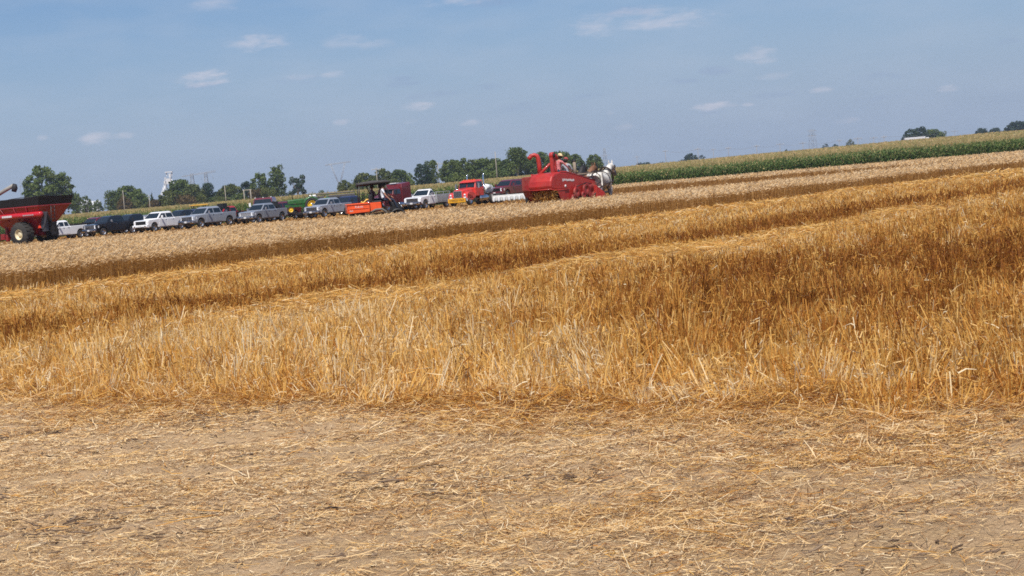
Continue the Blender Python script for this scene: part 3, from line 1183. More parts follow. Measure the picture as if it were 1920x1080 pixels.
Y0 = 177
pickup(114, 177, 235, WHITEP, 'white pickup half hidden behind the red grain cart', cab='ext', front=CHROME, sc=.97)
pickup(211, 177.5, 235, BLACKP, 'black crew-cab pickup with chrome grille and bumper', front=CHROME, grille=BLACKMET)
pickup(303, 176.5, 239, WHITEP, 'white pickup with black grille between the black and the silver pickups', front=WHITEP, grille=BLACK)
pickup(392, 177, 236, SILVERP, 'tall silver heavy-duty pickup with wide chrome grille beside the white pickup', front=CHROME, grille=BLACKMET, sc=1.05)
pickup(495, 177, 241, GREYP, 'grey-silver pickup parked in front of the maroon heavy truck', front=CHROME, grille=STEEL, sc=.98)
pickup(617, 177, 240, SILVERP, 'pale silver pickup beside the green tractor and behind the orange utility vehicle', front=CHROME, grille=BLACK, sc=.98)
pickup(804, 178, 240, WHITEP, 'white work truck with dark grille and grey steel service body', cab='reg', front=CHROME, grille=BLACK, box='service', cat='work truck', name='service_truck', sc=1.02)
# a second, half hidden row
G2 = 'vehicles half hidden behind the front row'
pickup(345, 190, 238, BLACKP, 'black pickup showing its roof behind the white pickup', group=G2, simple=True, front=BLACK)
pickup(366, 193, 232, NAVYP, 'dark blue pickup behind the tall silver pickup', group=G2, simple=True, front=CHROME)
pickup(185, 192, 240, MAROONP, 'dark red pickup peeping over the black pickup', group=G2, simple=True, front=BLACK)
pickup(268, 191, 240, GREYP, 'grey sport utility car behind the white pickup with black grille', suv=True, group=G2, simple=True, cat='car', name='parked_car', sc=.9)
pickup(424, 186, 236, REDP, 'bright red pickup showing behind the tall silver pickup', group=G2, simple=True, front=CHROME)
pickup(522, 188, 240, MAROONP, 'maroon sport utility car with bright windscreen beside the maroon truck', suv=True, group=G2, simple=True, cat='car', name='parked_car')
pickup(656, 190, 240, NAVYP, 'navy blue pickup behind the pale silver pickup', group=G2, simple=True, front=BLACK)
pickup(958, 186, 236, MAROONP, 'maroon sport utility car parked by the corn beside the white pipe trailer', suv=True, group=G2, cat='car', name='parked_car', front=BLACK, sc=.98, z=.35)


def hauler(px, Y, head, P, label, style, sc=1.0, name='semi_truck', cat='truck'):
    t = thing(name, label, cat, at(px, Y, 0), R(head), 'heavy trucks parked in the row')
    t.scale = (sc,) * 3
    old = style == 'old'
    # frame
    part('chassis', BLACKMET, t, lambda q: (q.box((-.6, .42, .85), (7.2, .1, .26)), q.box((-.6, -.42, .85), (7.2, .1, .26)), q.box((1.9, 0, .8), (1.2, 1.7, .3)), q.box((-3.2, 0, .75), (1.2, 1.2, .3))))
    if old:
        hood = [[(1.0, -.82, .95), (1.0, .82, .95), (1.0, .80, 1.72), (1.0, .5, 1.86), (1.0, -.5, 1.86), (1.0, -.80, 1.72)],
                [(2.75, -.62, .85), (2.75, .62, .85), (2.75, .62, 1.55), (2.75, .42, 1.68), (2.75, -.42, 1.68), (2.75, -.62, 1.55)],
                [(2.95, -.58, .85), (2.95, .58, .85), (2.95, .58, 1.5), (2.95, .4, 1.6), (2.95, -.4, 1.6), (2.95, -.58, 1.5)]]
    else:
        hood = [[(1.0, -.98, .9), (1.0, .98, .9), (1.0, .96, 1.8), (1.0, .7, 1.95), (1.0, -.7, 1.95), (1.0, -.96, 1.8)],
                [(2.6, -.92, .8), (2.6, .92, .8), (2.6, .85, 1.42), (2.6, .6, 1.6), (2.6, -.6, 1.6), (2.6, -.85, 1.42)],
                [(3.0, -.75, .7), (3.0, .75, .7), (3.0, .7, 1.2), (3.0, .5, 1.38), (3.0, -.5, 1.38), (3.0, -.7, 1.2)]]
    part('hood', P, t, lambda q: q.loft(hood), .05, 2)
    for s in (-1, 1):
        fe = [(1.25, 1.0), (1.45, 1.3), (1.9, 1.42), (2.5, 1.42), (2.9, 1.25), (3.0, .95), (3.0, .6), (2.92, .6)] + list(reversed(arch(2.3, .55, .6))) + [(1.25, .75)]
        part('fender', P, t, lambda q, s=s: q.prism(fe, s * .58, s * 1.13), .05, 2)
        part('headlight', LAMP, t, lambda q, s=s: (q.lathe([(.001, .08), (.11, .06), (.12, 0)], (2.98, s * .85, 1.12), (1, 0, 0), 14), q.box((3.0, s * .85, .88), (.03, .3, .12))))
    part('grille', [CHROME, BLACK], t, lambda q: (q.box((2.98, 0, 1.2), (.06, 1.0, .72), 0), [q.box((3.015, -.4 + .1 * k, 1.2), (.02, .05, .6), 1) for k in range(9)]))
    zt = 2.6 if old else 2.5
    cabr = [[(1.12, -1.02, .92), (1.12, 1.02, .92), (-.55, 1.05, .92), (-.55, -1.05, .92)], [(1.1, -1.03, 1.78), (1.1, 1.03, 1.78), (-.55, 1.05, 1.78), (-.55, -1.05, 1.78)], [(.82, -.94, zt - .14), (.82, .94, zt - .14), (-.5, .95, zt - .14), (-.5, -.95, zt - .14)], [(.55, -.8, zt), (.55, .8, zt), (-.42, .8, zt), (-.42, -.8, zt)]]
    part('cab', P, t, lambda q: q.loft(cabr), .05, 2)
    part('visor', P if old else BLACK, t, lambda q: q.prism([(.75, zt - .14), (1.08, zt - .22), (1.08, zt - .25), (.75, zt - .19)], -.95, .95), .01, 1)
    za = zt - .2
    for s in (-1, 1):
        part('windshield', GLASS, t, lambda q, s=s: q.pane(([(1.105, -.92, 1.84), (1.105, -.03, 1.84), (.87, -.03, za), (.87, -.85, za)] if s < 0 else [(1.105, .03, 1.84), (1.105, .92, 1.84), (.87, .85, za), (.87, .03, za)]), .015, 0, .004))
        d = part('door', P, t, lambda q, s=s: q.prism([(.95, .95), (.95, 1.78), (-.4, 1.78), (-.4, .95)], s * 1.05 - .012, s * 1.05 + .012), .006, 1)
        yb, yt = 1.038, .96
        wq = [(-.38, yb, 1.84), (.86, yb, 1.84), (.7, yt, za), (-.38, yt, za)]
        part('window', GLASS, d, lambda q, s=s: q.pane([(x, s * y, z) for x, y, z in (wq if s < 0 else [wq[1], wq[0], wq[3], wq[2]])], .014, 0, .006))
        part('handle', CHROME, d, lambda q, s=s: q.box((-.25, s * 1.075, 1.6), (.16, .03, .04)))
        def mr(q, s=s):
            q.box((.95, s * 1.38, 1.98), (.08, .17, .5), 0)
            q.tube([(.95, s * 1.0, 1.72), (.95, s * 1.38, 1.72), (.95, s * 1.38, 2.24), (.9, s * .96, 2.28)], .018)
        part('mirror', CHROME if old else BLACK, t, mr)
        part('fuel_tank', CHROME, t, lambda q, s=s: q.lathe([(.001, -.8), (.3, -.78), (.33, -.72), (.33, .72), (.3, .78), (.001, .8)], (-.55 if old else -.7, s * .86, .66), (1, 0, 0), 18))
    part('front_bumper', CHROME, t, lambda q: q.prism([(2.95, .45), (3.2, .45), (3.24, .5), (3.24, .74), (3.16, .8), (2.95, .8)], -1.15, 1.15), .03, 2)
    if old:
        part('roof_lights', AMBER, t, lambda q: [q.box((.5, y, zt + .04), (.1, .13, .07)) for y in (-.6, -.3, 0, .3, .6)])
        for s in (-1, 1):
            part('exhaust_stack', CHROME, t, lambda q, s=s: (q.tube([(-.75, s * .98, .9), (-.75, s * .98, 1.5), (-.75, s * .98, 2.9), (-.8, s * .98, 3.08), (-.92, s * .98, 3.2)], .075, 10), q.tube([(-.75, s * .98, 1.2), (-.75, s * .98, 2.1)], .115, 10)))
        bn = part('banner', YELLOW, t, lambda q: q.box((3.27, 0, .60), (.03, 2.1, .44)), .01, 1)
        text_mesh('OVERSIZE LOAD', .28, 'lettering', BLACK, bn, (3.292, 0, .60), (0, 1, 0), (0, 0, 1), .006, .88)
    else:
        slp = [[(-.6, -1.08, .85), (-.6, 1.08, .85), (-2.35, 1.1, .85), (-2.35, -1.1, .85)], [(-.6, -1.08, 2.45), (-.6, 1.08, 2.45), (-2.35, 1.1, 2.75), (-2.35, -1.1, 2.75)], [(-.75, -.98, 2.85), (-.75, .98, 2.85), (-2.3, 1.0, 3.0), (-2.3, -1.0, 3.0)]]
        part('sleeper', P, t, lambda q: q.loft(slp), .07, 3)
        part('roof_vent', PLATE, t, lambda q: q.box((-.9, 0, 2.95), (.5, .8, .08)))
        part('side_stripe', CHROME, t, lambda q: [q.box((-1.45, s * 1.106, 1.15), (1.6, .012, .04)) for s in (-1, 1)])
        part('side_skirt', P, t, lambda q: [q.box((-1.5, s * 1.1, .62), (1.7, .06, .4)) for s in (-1, 1)])
    # fifth wheel, mudflaps, wheels
    part('fifth_wheel', BLACKMET, t, lambda q: q.lathe([(.001, 0), (.5, 0), (.5, .1), (.001, .12)], (-3.1, 0, 1.05), (0, 0, 1), 16))
    for s in (-1, 1):
        wheel(t, 2.3, s * .98, .5, .28, CHROME, s, .56)
        for x in ((-2.65, -3.9) if old else (-3.0, -4.1)):
            wheel(t, x, s * .84, .5, .55, CHROME, s, .56)
        part('mud_flap', BLACK, t, lambda q, s=s: q.box((-4.5 if old else -4.75, s * .85, .55), (.02, .55, .7)))
    return t


YELLOW = paint('banner_yellow', (.74, .36, .012), .6, var=.2)
ORANGERED = paint('faded_orange_red_truck_paint', (.62, .035, .022), .35, coat=.7, dust=.1)
DARKREDT = paint('dark_red_truck_paint', (.12, .004, .007), .4, coat=.4, dust=.05)
hauler(735, 181, 240, DARKREDT, 'dark red semi truck with sleeper behind the orange utility vehicle', 'new')
tr = hauler(888, 178, 240, ORANGERED, 'bright red old semi truck with chrome stacks and yellow oversize load banner', 'old')
# what rides on the old truck's frame
lo = thing('white_tank', 'white lumpy wrapped load lying on the back of the red semi truck', 'load', at(908, 181, 0), R(240))
part('wrapping', paint('white_tarp', (.75, .75, .74), .6, var=.1), lo, lambda q: (q.tube([(-1.6, .1, 1.45), (-1.2, .1, 1.5), (-.3, -.05, 1.55), (.5, .05, 1.5), (.9, 0, 1.42)], [.2, .5, .56, .5, .25], 14), q.tube([(-.6, .45, 1.7), (.3, .45, 1.72)], [.2, .26], 10)))
part('strap', BLACK, lo, lambda q: [q.tube([(x, .6 * math.cos(a), 1.53 + .57 * math.sin(a)) for a in [PI * k / 10 for k in range(11)]], .025, 6) for x in (-.9, .2)])
hv = thing('heavy_truck', 'maroon heavy truck with white cab lights behind the grey pickup', 'truck', at(500, 188, 0), R(262), 'heavy trucks parked in the row')
part('cab', MAROONP, hv, lambda q: (q.loft([[(1.0, -1.15, .9), (1.0, 1.15, .9), (-1.0, 1.15, .9), (-1.0, -1.15, .9)], [(1.0, -1.15, 1.8), (1.0, 1.15, 1.8), (-1.0, 1.15, 1.8), (-1.0, -1.15, 1.8)], [(.75, -1.02, 2.5), (.75, 1.02, 2.5), (-.95, 1.02, 2.5), (-.95, -1.02, 2.5)], [(.55, -.9, 2.62), (.55, .9, 2.62), (-.85, .9, 2.62), (-.85, -.9, 2.62)]])), .05, 2)
part('hood', MAROONP, hv, lambda q: q.box((1.8, 0, 1.3), (1.6, 1.9, .95)), .08, 2)
part('windshield', GLASS, hv, lambda q: q.pane([(1.0, -1.0, 1.84), (1.0, 1.0, 1.84), (.78, .92, 2.44), (.78, -.92, 2.44)], .02, 0, .005))
for s in (-1, 1):
    part('mirror', WHITEP, hv, lambda q, s=s: q.box((.9, s * 1.45, 1.95), (.1, .22, .4)))
    part('headlight', LAMP, hv, lambda q, s=s: q.box((2.62, s * .75, 1.2), (.05, .3, .25)))
    wheel(hv, 1.8, s * .95, .5, .3, ALLOY, s)
    wheel(hv, -1.6, s * .9, .5, .5, ALLOY, s)
part('roof_lights', LAMP, hv, lambda q: [q.box((.55, y, 2.65), (.12, .14, .07)) for y in (-.9, 0, .9)])
part('flat_deck', BLACKMET, hv, lambda q: q.box((-2.4, 0, 1.05), (2.9, 2.3, .16)))

# ------------------------------------------------------------------ trailers and machines in the second row
GT = 'trailers hitched behind the parked trucks'


def trailer(px, Y, head, label, name='flatbed_trailer', L_=6.0, deck=.85, color=BLACKMET, gooseneck=False, sides=0.0, z=0.0):
    t = thing(name, label, 'trailer', at(px, Y, z), R(head), GT)
    part('deck', color, t, lambda q: (q.box((0, 0, deck - .08), (L_, 2.3, .16)), [q.box((-L_ / 2 + .3 + k * (L_ - .6) / 5, 0, deck - .24), (.1, 2.1, .16)) for k in range(6)]))
    if sides:
        def sd_(q):
            for s in (-1, 1):
                q.box((0, s * 1.12, deck + sides / 2), (L_, .06, sides))
                for k in range(6):
                    q.box((-L_ / 2 + .1 + k * (L_ - .2) / 5, s * 1.17, deck + sides / 2), (.09, .05, sides + .1))
            q.box((L_ / 2, 0, deck + sides / 2), (.06, 2.2, sides))
            q.box((-L_ / 2, 0, deck + sides / 2), (.06, 2.2, sides))
        part('side_panel', color, t, sd_)
    if gooseneck:
        part('gooseneck', color, t, lambda q: (q.box((L_ / 2 + .1, .5, deck + .5), (.16, .16, 1.2)), q.box((L_ / 2 + .1, -.5, deck + .5), (.16, .16, 1.2)), q.box((L_ / 2 + .9, 0, deck + 1.0), (1.9, .9, .22)), q.box((L_ / 2 + 1.7, 0, deck + .7), (.16, .16, .6)), q.box((L_ / 2 + .5, 0, deck + 1.3), (.7, .8, .4))))
    else:
        part('hitch', color, t, lambda q: [q.tube([(L_ / 2, s * .8, deck - .1), (L_ / 2 + 1.3, 0, deck - .25)], .06, 6) for s in (-1, 1)])
    for x in (-.75, .15):
        for s in (-1, 1):
            wheel(t, x, s * 1.0, .36, .22, ALLOY, s)
    part('fender', color, t, lambda q: [q.box((-.3, s * 1.02, .78), (1.9, .26, .04)) for s in (-1, 1)])
    for s in (-1, 1):
        part('tail_light', REDLENS, t, lambda q, s=s: q.box((-L_ / 2 - .02, s * 1.0, deck - .1), (.04, .2, .09)))
    return t


trailer(152, 181.5, 235, 'black stake-sided trailer behind the white pickup near the grain cart', 'stake_trailer', 3.2, .75, sides=.75)
pickup(250, 189, 236, BLACKP, 'plain black pickup half hidden behind the tail of the chromed black pickup', group=G2, simple=True, front=BLACK)
trailer(452, 183, 238, 'black gooseneck trailer left of the grey pickup', 'gooseneck_trailer', 4.5, .85, gooseneck=True, sides=.5)
trailer(572, 184, 205, 'black gooseneck trailer carrying the green tractor', 'gooseneck_trailer', 5.6, .62, gooseneck=True)
st = thing('stock_trailer', 'long dark grey stock trailer behind the pale silver pickup', 'trailer', at(632, 193, 0), R(186), GT)
part('body', paint('dark_grey_metal', (.10, .09, .085), .5, .3), st, lambda q: (q.box((0, 0, 1.45), (4.4, 2.1, 1.7)), q.box((0, 0, 2.5), (4.4, 1.9, .12))), .04, 2)
part('slats', BLACK, st, lambda q: [q.box((0, s * 1.06, z), (4.1, .012, .1)) for s in (-1, 1) for z in (1.5, 1.75, 2.0)])
part('nose', STEEL, st, lambda q: q.box((2.5, 0, 2.3), (.9, 1.8, .4)), .08, 2)
for x in (-.5, .4):
    for s in (-1, 1):
        wheel(st, x, s * .95, .36, .22, ALLOY, s)

GREEN = paint('tractor_green', (.012, .10, .014), .35, coat=.5, dust=.15)
JDY = paint('tractor_yellow', (.8, .5, .01), .4, coat=.4)


def tractor(px, Y, z, head, label, sc=1.0):
    t = thing('farm_tractor', label, 'tractor', at(px, Y, z), R(head), 'green tractors')
    t.scale = (sc,) * 3
    part('hood', GREEN, t, lambda q: q.loft([[(1.65, -.24, 1.0), (1.65, .24, 1.0), (1.65, .24, 1.36), (1.65, .14, 1.46), (1.65, -.14, 1.46), (1.65, -.24, 1.36)], [(-.05, -.27, 1.0), (-.05, .27, 1.0), (-.05, .27, 1.44), (-.05, .16, 1.54), (-.05, -.16, 1.54), (-.05, -.27, 1.44)]]), .03, 2)
    part('grille', BLACK, t, lambda q: q.box((1.67, 0, 1.2), (.03, .4, .36)))
    part('frame', GREEN, t, lambda q: (q.box((.9, 0, .8), (2.1, .36, .32)), q.box((-.5, 0, .85), (1.2, .6, .55)), q.box((-.85, 0, .75), (.3, 1.5, .22)), q.box((1.75, 0, .55), (.22, .3, .5))), .02, 1)
    for s in (-1, 1):
        part('fender', GREEN, t, lambda q, s=s: q.tube([(-.85 + .8 * math.cos(a), s * .72, .76 + .8 * math.sin(a)) for a in [R(10 + 14 * k) for k in range(11)]], .12, 6))
    se = part('seat', JDY, t, lambda q: (q.box((-.7, 0, 1.3), (.45, .5, .1)), q.box((-.92, 0, 1.5), (.1, .5, .4))), .03, 2)
    part('steering_wheel', BLACK, t, lambda q: (q.tube([(.05, 0, 1.5), (-.2, 0, 1.68)], .02), q.tube([(-.2 + .1 * math.sin(a), .2 * math.cos(a), 1.68 + .17 * math.sin(a)) for a in [2 * PI * k / 16 for k in range(17)]], .016, 6)))
    part('exhaust_stack', BLACK, t, lambda q: q.tube([(1.1, .12, 1.5), (1.1, .12, 2.2)], .04))
    part('roll_frame', GREEN, t, lambda q: q.tube([(-1.0, -.6, 1.0), (-1.0, -.6, 1.9), (-1.0, .6, 1.9), (-1.0, .6, 1.0)], .04))
    for s in (-1, 1):
        wheel(t, -.85, s * .8, .74, .4, JDY, s, .66, 16)
        wheel(t, 1.4, s * .5, .4, .2, JDY, s, .62)
    return t


tractor(570, 182.6, .64, 192, 'green tractor with big yellow rear wheel riding on the black trailer')
tractor(598, 191, .55, 205, 'second green tractor half hidden beyond the one on the trailer', .95)

sk = thing('skid_loader', 'yellow skid loader half hidden behind the orange utility vehicle', 'loader', at(692, 186, 0), R(195))
CATY = paint('loader_yellow', (.78, .42, .04), .45, dust=.2)
part('body', CATY, sk, lambda q: (q.box((-.3, 0, .85), (2.2, 1.5, .8)), q.box((-1.2, 0, 1.35), (.7, 1.4, .5))), .06, 2)
part('cab', BLACKMET, sk, lambda q: [q.box((x, y, 1.65), (.08, .08, .9)) for x in (-.6, .5) for y in (-.6, .6)] + [q.box((0, 0, 2.08), (1.3, 1.35, .08))])
for s in (-1, 1):
    part('lift_arm', CATY, sk, lambda q, s=s: q.tube([(-1.3, s * .8, 1.55), (.3, s * .8, 1.45), (1.2, s * .8, .7), (1.4, s * .8, .3)], .09, 6))
    for x in (-.8, .5):
        wheel(sk, x, s * .78, .4, .3, CATY, s)
part('bucket', CATY, sk, lambda q: q.prism([(1.35, .6), (1.42, .1), (2.1, .06), (2.1, .1), (1.5, .16), (1.42, .6)], -.9, .9))
bh = thing('backhoe_roof', 'yellow machine with flat canopy peeping between two pickups', 'machine', at(376, 197, 0), R(200))
part('canopy', CATY, bh, lambda q: q.box((0, 0, 2.45), (1.9, 1.5, .12)), .04, 2)
part('posts', BLACKMET, bh, lambda q: [q.box((x, y, 1.8), (.08, .08, 1.2)) for x in (-.7, .7) for y in (-.6, .6)])
part('body', CATY, bh, lambda q: (q.box((0, 0, .9), (2.6, 1.3, .7)), q.box((1.2, 0, 1.15), (1.0, 1.0, .5))), .06, 2)
for s in (-1, 1):
    wheel(bh, -.7, s * .8, .6, .35, CATY, s)
    wheel(bh, 1.2, s * .8, .4, .28, CATY, s)

# white pipe-like header on a low trailer, right of the red semi
WH = paint('white_enamel', (.58, .57, .55), .4, var=.06, dust=.15)
ch = thing('corn_header', 'low white crop header with a row of pointed snouts lying by the red semi', 'header', at(960, 176.5, 0), R(270))
part('back_beam', WH, ch, lambda q: (q.box((-1.0, 0, .66), (.3, 4.0, .22)), q.box((-.85, 0, .42), (.12, 4.0, .44)), q.box((-.6, -2.0, .65), (1.0, .06, .6)), q.box((-.6, 2.0, .65), (1.0, .06, .6))), .03, 2)
for k in range(8):
    y = -1.86 + k * .53
    part('snout', WH, ch, lambda q, y=y: q.loft([[(-.8, y - .2, .3), (-.8, y + .2, .3), (-.8, y + .14, .58), (-.8, y - .14, .58)], [(.3, y - .16, .22), (.3, y + .16, .22), (.3, y + .09, .44), (.3, y - .09, .44)], [(1.1, y - .02, .14), (1.1, y + .02, .14), (1.1, y + .02, .2), (1.1, y - .02, .2)]]), .02, 1)
part('skid', BLACKMET, ch, lambda q: [q.box((-.6, y, .14), (1.2, .12, .26)) for y in (-1.5, 0, 1.5)])
# ================================================================== PEOPLE AND HORSES
def skin_mesh(verts, edges, radii, root=0, sub=1):
    me = bpy.data.meshes.new('skin_base')
    bm = bmesh.new()
    ly = bm.verts.layers.skin.verify()
    vv = []
    for i, (v, r) in enumerate(zip(verts, radii)):
        q = bm.verts.new(v)
        q[ly].radius = r if isinstance(r, tuple) else (r, r)
        q[ly].use_root = (i == root)
        vv.append(q)
    for a, b in edges:
        bm.edges.new((vv[a], vv[b]))
    bm.to_mesh(me)
    bm.free()
    o = bpy.data.objects.new('skin_base', me)
    COL.objects.link(o)
    k = o.modifiers.new('s', 'SKIN')
    k.use_smooth_shade = True
    k.branch_smoothing = .3
    s = o.modifiers.new('d', 'SUBSURF')
    s.levels = sub
    s.render_levels = sub
    dg = bpy.context.evaluated_depsgraph_get()
    out = bpy.data.meshes.new_from_object(o.evaluated_get(dg))
    bpy.data.objects.remove(o)
    bpy.data.meshes.remove(me)
    return out


def seg_dist(p, a, b):
    ab = b - a
    t = max(0, min(1, (p - a).dot(ab) / max(ab.length_squared, 1e-9)))
    return (p - (a + ab * t)).length


class Skel:
    def __init__(s):
        s.v = []
        s.r = []
        s.e = []
        s.k = []

    def add(s, p, r, parent=None, kind='skin'):
        s.v.append(Vector(p))
        s.r.append(r)
        i = len(s.v) - 1
        if parent is not None:
            s.e.append((parent, i))
            s.k.append(kind)
        return i

    def mesh(s, mats, order, sub=1):
        me = skin_mesh(s.v, s.e, s.r, 0, sub)
        for k in order:
            me.materials.append(mats[k])
        for p in me.polygons:
            c = p.center
            best = min(range(len(s.e)), key=lambda i: seg_dist(c, s.v[s.e[i][0]], s.v[s.e[i][1]]) - .3 * (s.r[s.e[i][0]] if not isinstance(s.r[s.e[i][0]], tuple) else min(s.r[s.e[i][0]])))
            p.material_index = order.index(s.k[best])
            p.use_smooth = True
        return me


SKIN = paint('skin', (.42, .22, .14), .55, var=.08)
HAIRD = paint('dark_hair', (.03, .02, .015), .7)


def person(label, loc, rz, J, shirt, trousers, hat=None, hatmat=None, bare_arms=True, shoes=BLACK, sc=1.0, strap=None):
    """J: joints in metres, x the way the body faces, y left, z up"""
    t = thing('person', label, 'person', loc, rz, None)
    t.scale = (sc,) * 3
    K = Skel()
    V = Vector
    pel = K.add(J['pelvis'], (.135, .16))
    wa = K.add(V(J['pelvis']).lerp(V(J['chest']), .45), (.11, .145), pel, 'shirt')
    chs = K.add(J['chest'], (.115, .165), wa, 'shirt')
    ub = K.add(V(J['chest']).lerp(V(J['neck']), .6), (.085, .13), chs, 'shirt')
    nk = K.add(J['neck'], .056, ub, 'skin')
    hd = V(J['head'])
    h1 = K.add(V(J['neck']).lerp(hd, .5), .06, nk, 'skin')
    h2 = K.add(hd, (.098, .08), h1, 'skin')
    K.add(hd + V((.005, 0, .1)), (.075, .062), h2, 'skin')
    for s, n in ((1, 'L'), (-1, 'R')):
        sh = K.add(J['shoulder' + n], .062, ub, 'shirt')
        mid = V(J['shoulder' + n]).lerp(V(J['elbow' + n]), .55)
        m1 = K.add(mid, .052, sh, 'shirt')
        el = K.add(J['elbow' + n], .042, m1, 'skin' if bare_arms else 'shirt')
        wr = K.add(J['wrist' + n], .028, el, 'skin' if bare_arms else 'shirt')
        fd = (V(J['wrist' + n]) - V(J['elbow' + n])).normalized()
        sd_ = fd.cross(V((0, 0, 1)))
        sd_ = sd_.normalized() if sd_.length > .1 else V((0, 1, 0))
        nd = sd_.cross(fd).normalized()
        pa = K.add(V(J['wrist' + n]) + fd * .05, (.036, .018), wr, 'skin')
        for q, (off, ln) in enumerate(((-.03, .07), (-.01, .082), (.01, .076), (.03, .058))):
            b0 = V(J['wrist' + n]) + fd * .09 + sd_ * off
            f0 = K.add(b0, .0098, pa, 'skin')
            f1 = K.add(b0 + fd * ln * .5 - nd * .012, .009, f0, 'skin')
            K.add(b0 + fd * ln * .85 - nd * .042, .008, f1, 'skin')
        b0 = V(J['wrist' + n]) + fd * .035 + sd_ * (.042 * s)
        th = K.add(b0, .012, pa, 'skin')
        K.add(b0 + fd * .045 + sd_ * (.02 * s) - nd * .01, .0095, th, 'skin')
        hp = K.add(J['hip' + n], .095, pel, 'trousers')
        tm = K.add(V(J['hip' + n]).lerp(V(J['knee' + n]), .5), .085, hp, 'trousers')
        kn = K.add(J['knee' + n], .06, tm, 'trousers')
        cf = K.add(V(J['knee' + n]).lerp(V(J['ankle' + n]), .4), .057, kn, 'trousers')
        an = K.add(J['ankle' + n], .042, cf, 'trousers')
        K.add(V(J['ankle' + n]) + V((.16, 0, -.055)), (.045, .032), an, 'shoe')
    mats = dict(skin=SKIN, shirt=shirt, trousers=trousers, shoe=shoes)
    me = K.mesh(mats, ['skin', 'shirt', 'trousers', 'shoe'])
    # face: nose, ears, eyes, mouth on the same body mesh
    b = MB()
    b.loft([[(hd.x + .08, hd.y - .008, hd.z + .03), (hd.x + .08, hd.y + .008, hd.z + .03), (hd.x + .09, hd.y, hd.z + .03)], [(hd.x + .085, hd.y - .018, hd.z - .012), (hd.x + .085, hd.y + .018, hd.z - .012), (hd.x + .118, hd.y, hd.z - .008)]], 0)
    for s in (-1, 1):
        b.ball((hd.x - .005, hd.y + s * .082, hd.z + .005), (.026, .012, .034), 0)
        b.ball((hd.x + .082, hd.y + s * .032, hd.z + .03), (.009, .014, .008), 3)
    b.box((hd.x + .088, hd.y, hd.z - .045), (.012, .05, .009), 3)
    bm = bmesh.new()
    bm.from_mesh(me)
    k0 = [bm.verts.new(v) for v in b.v]
    for f, m in zip(b.f, b.m):
        try:
            q = bm.faces.new([k0[i] for i in f])
            q.material_index = m
        except ValueError:
            pass
    bm.to_mesh(me)
    bm.free()
    o = bpy.data.objects.new('body', me)
    COL.objects.link(o)
    o.parent = t
    part('hair', HAIRD, t, lambda q: q.lathe([(.106, -.045), (.112, .02), (.1, .08), (.065, .13), (.001, .145)], hd + Vector((-.022, 0, .0)), (-.25, 0, 1), 14))
    if hat == 'straw':
        part('hat', hatmat, t, lambda q: q.lathe([(.001, .17), (.07, .165), (.105, .12), (.112, .045), (.2, .03), (.215, .04), (.2, .042), (.115, .058)], hd + Vector((0, 0, .015)), (.1, 0, 1), 18))
    elif hat == 'cap':
        part('cap', hatmat, t, lambda q: (q.lathe([(.001, .165), (.06, .155), (.1, .11), (.118, .05), (.118, .035)], hd + Vector((0, 0, .015)), (0, 0, 1), 16), q.prism([(.09, .05), (.21, .035), (.21, .045), (.09, .075)], 0, 0) if False else q.box(hd + Vector((.15, 0, .06)), (.15, .15, .015), ry=.12)))
    if strap:
        part('suspenders', strap, t, lambda q: [q.tube([Vector(J['pelvis']) + Vector((-.12, s * .05, .12)), Vector(J['chest']) + Vector((-.135, s * .07, 0)), Vector(J['neck']) + Vector((-.07, s * .09, -.06)), Vector(J['neck']) + Vector((.03, s * .1, -.05)), Vector(J['chest']) + Vector((.13, s * .08, 0)), Vector(J['pelvis']) + Vector((.13, s * .08, .1))], .016, 6) for s in (-1, 1)])
    return t


STAND = dict(pelvis=(0, 0, .95), chest=(.02, 0, 1.25), neck=(.02, 0, 1.5), head=(.05, 0, 1.63),
             shoulderL=(.0, .19, 1.42), shoulderR=(.0, -.19, 1.42), elbowL=(.12, .27, 1.15), elbowR=(.12, -.27, 1.15), wristL=(.36, .18, 1.12), wristR=(.36, -.18, 1.12),
             hipL=(0, .1, .88), hipR=(0, -.1, .88), kneeL=(.04, .11, .48), kneeR=(.04, -.11, .48), ankleL=(0, .12, .08), ankleR=(0, -.12, .08))
SIT = dict(pelvis=(0, 0, .10), chest=(-.02, 0, .42), neck=(.0, 0, .67), head=(.04, 0, .81),
           shoulderL=(-.02, .19, .6), shoulderR=(-.02, -.19, .6), elbowL=(.15, .24, .36), elbowR=(.15, -.24, .36), wristL=(.4, .15, .4), wristR=(.4, -.15, .4),
           hipL=(.04, .1, .06), hipR=(.04, -.1, .06), kneeL=(.46, .13, .12), kneeR=(.46, -.13, .12), ankleL=(.5, .13, -.3), ankleR=(.5, -.13, -.3))


def checked(name, c1, c2):
    m, nt, bs, out = new_mat(name)
    n = nt.nodes
    tc = n.new('ShaderNodeTexCoord')
    w1 = n.new('ShaderNodeTexChecker')
    w1.inputs['Scale'].default_value = 22
    w1.inputs['Color1'].default_value = c1 + (1,)
    w1.inputs['Color2'].default_value = c2 + (1,)
    nt.links.new(tc.outputs['Object'], w1.inputs['Vector'])
    nt.links.new(w1.outputs['Color'], bs.inputs['Base Color'])
    bs.inputs['Roughness'].default_value = .85
    return m


REDCHECK = checked('red_checked_cloth', (.42, .05, .06), (.62, .28, .28))
GREYC = paint('grey_cloth', (.34, .36, .40), .9)
DENIM = paint('dark_denim', (.02, .03, .06), .9)
WHITEC = checked('white_checked_cloth', (.78, .80, .84), (.62, .66, .75))
PURPLE = paint('plum_cloth', (.09, .03, .06), .9)
PINKC = paint('pink_cloth', (.45, .2, .24), .9)
STRAWH = paint('straw_hat', (.72, .55, .3), .8)
REDCAP = paint('red_cap', (.4, .05, .05), .8)
DARKHAT = paint('dark_hat', (.02, .016, .014), .8)


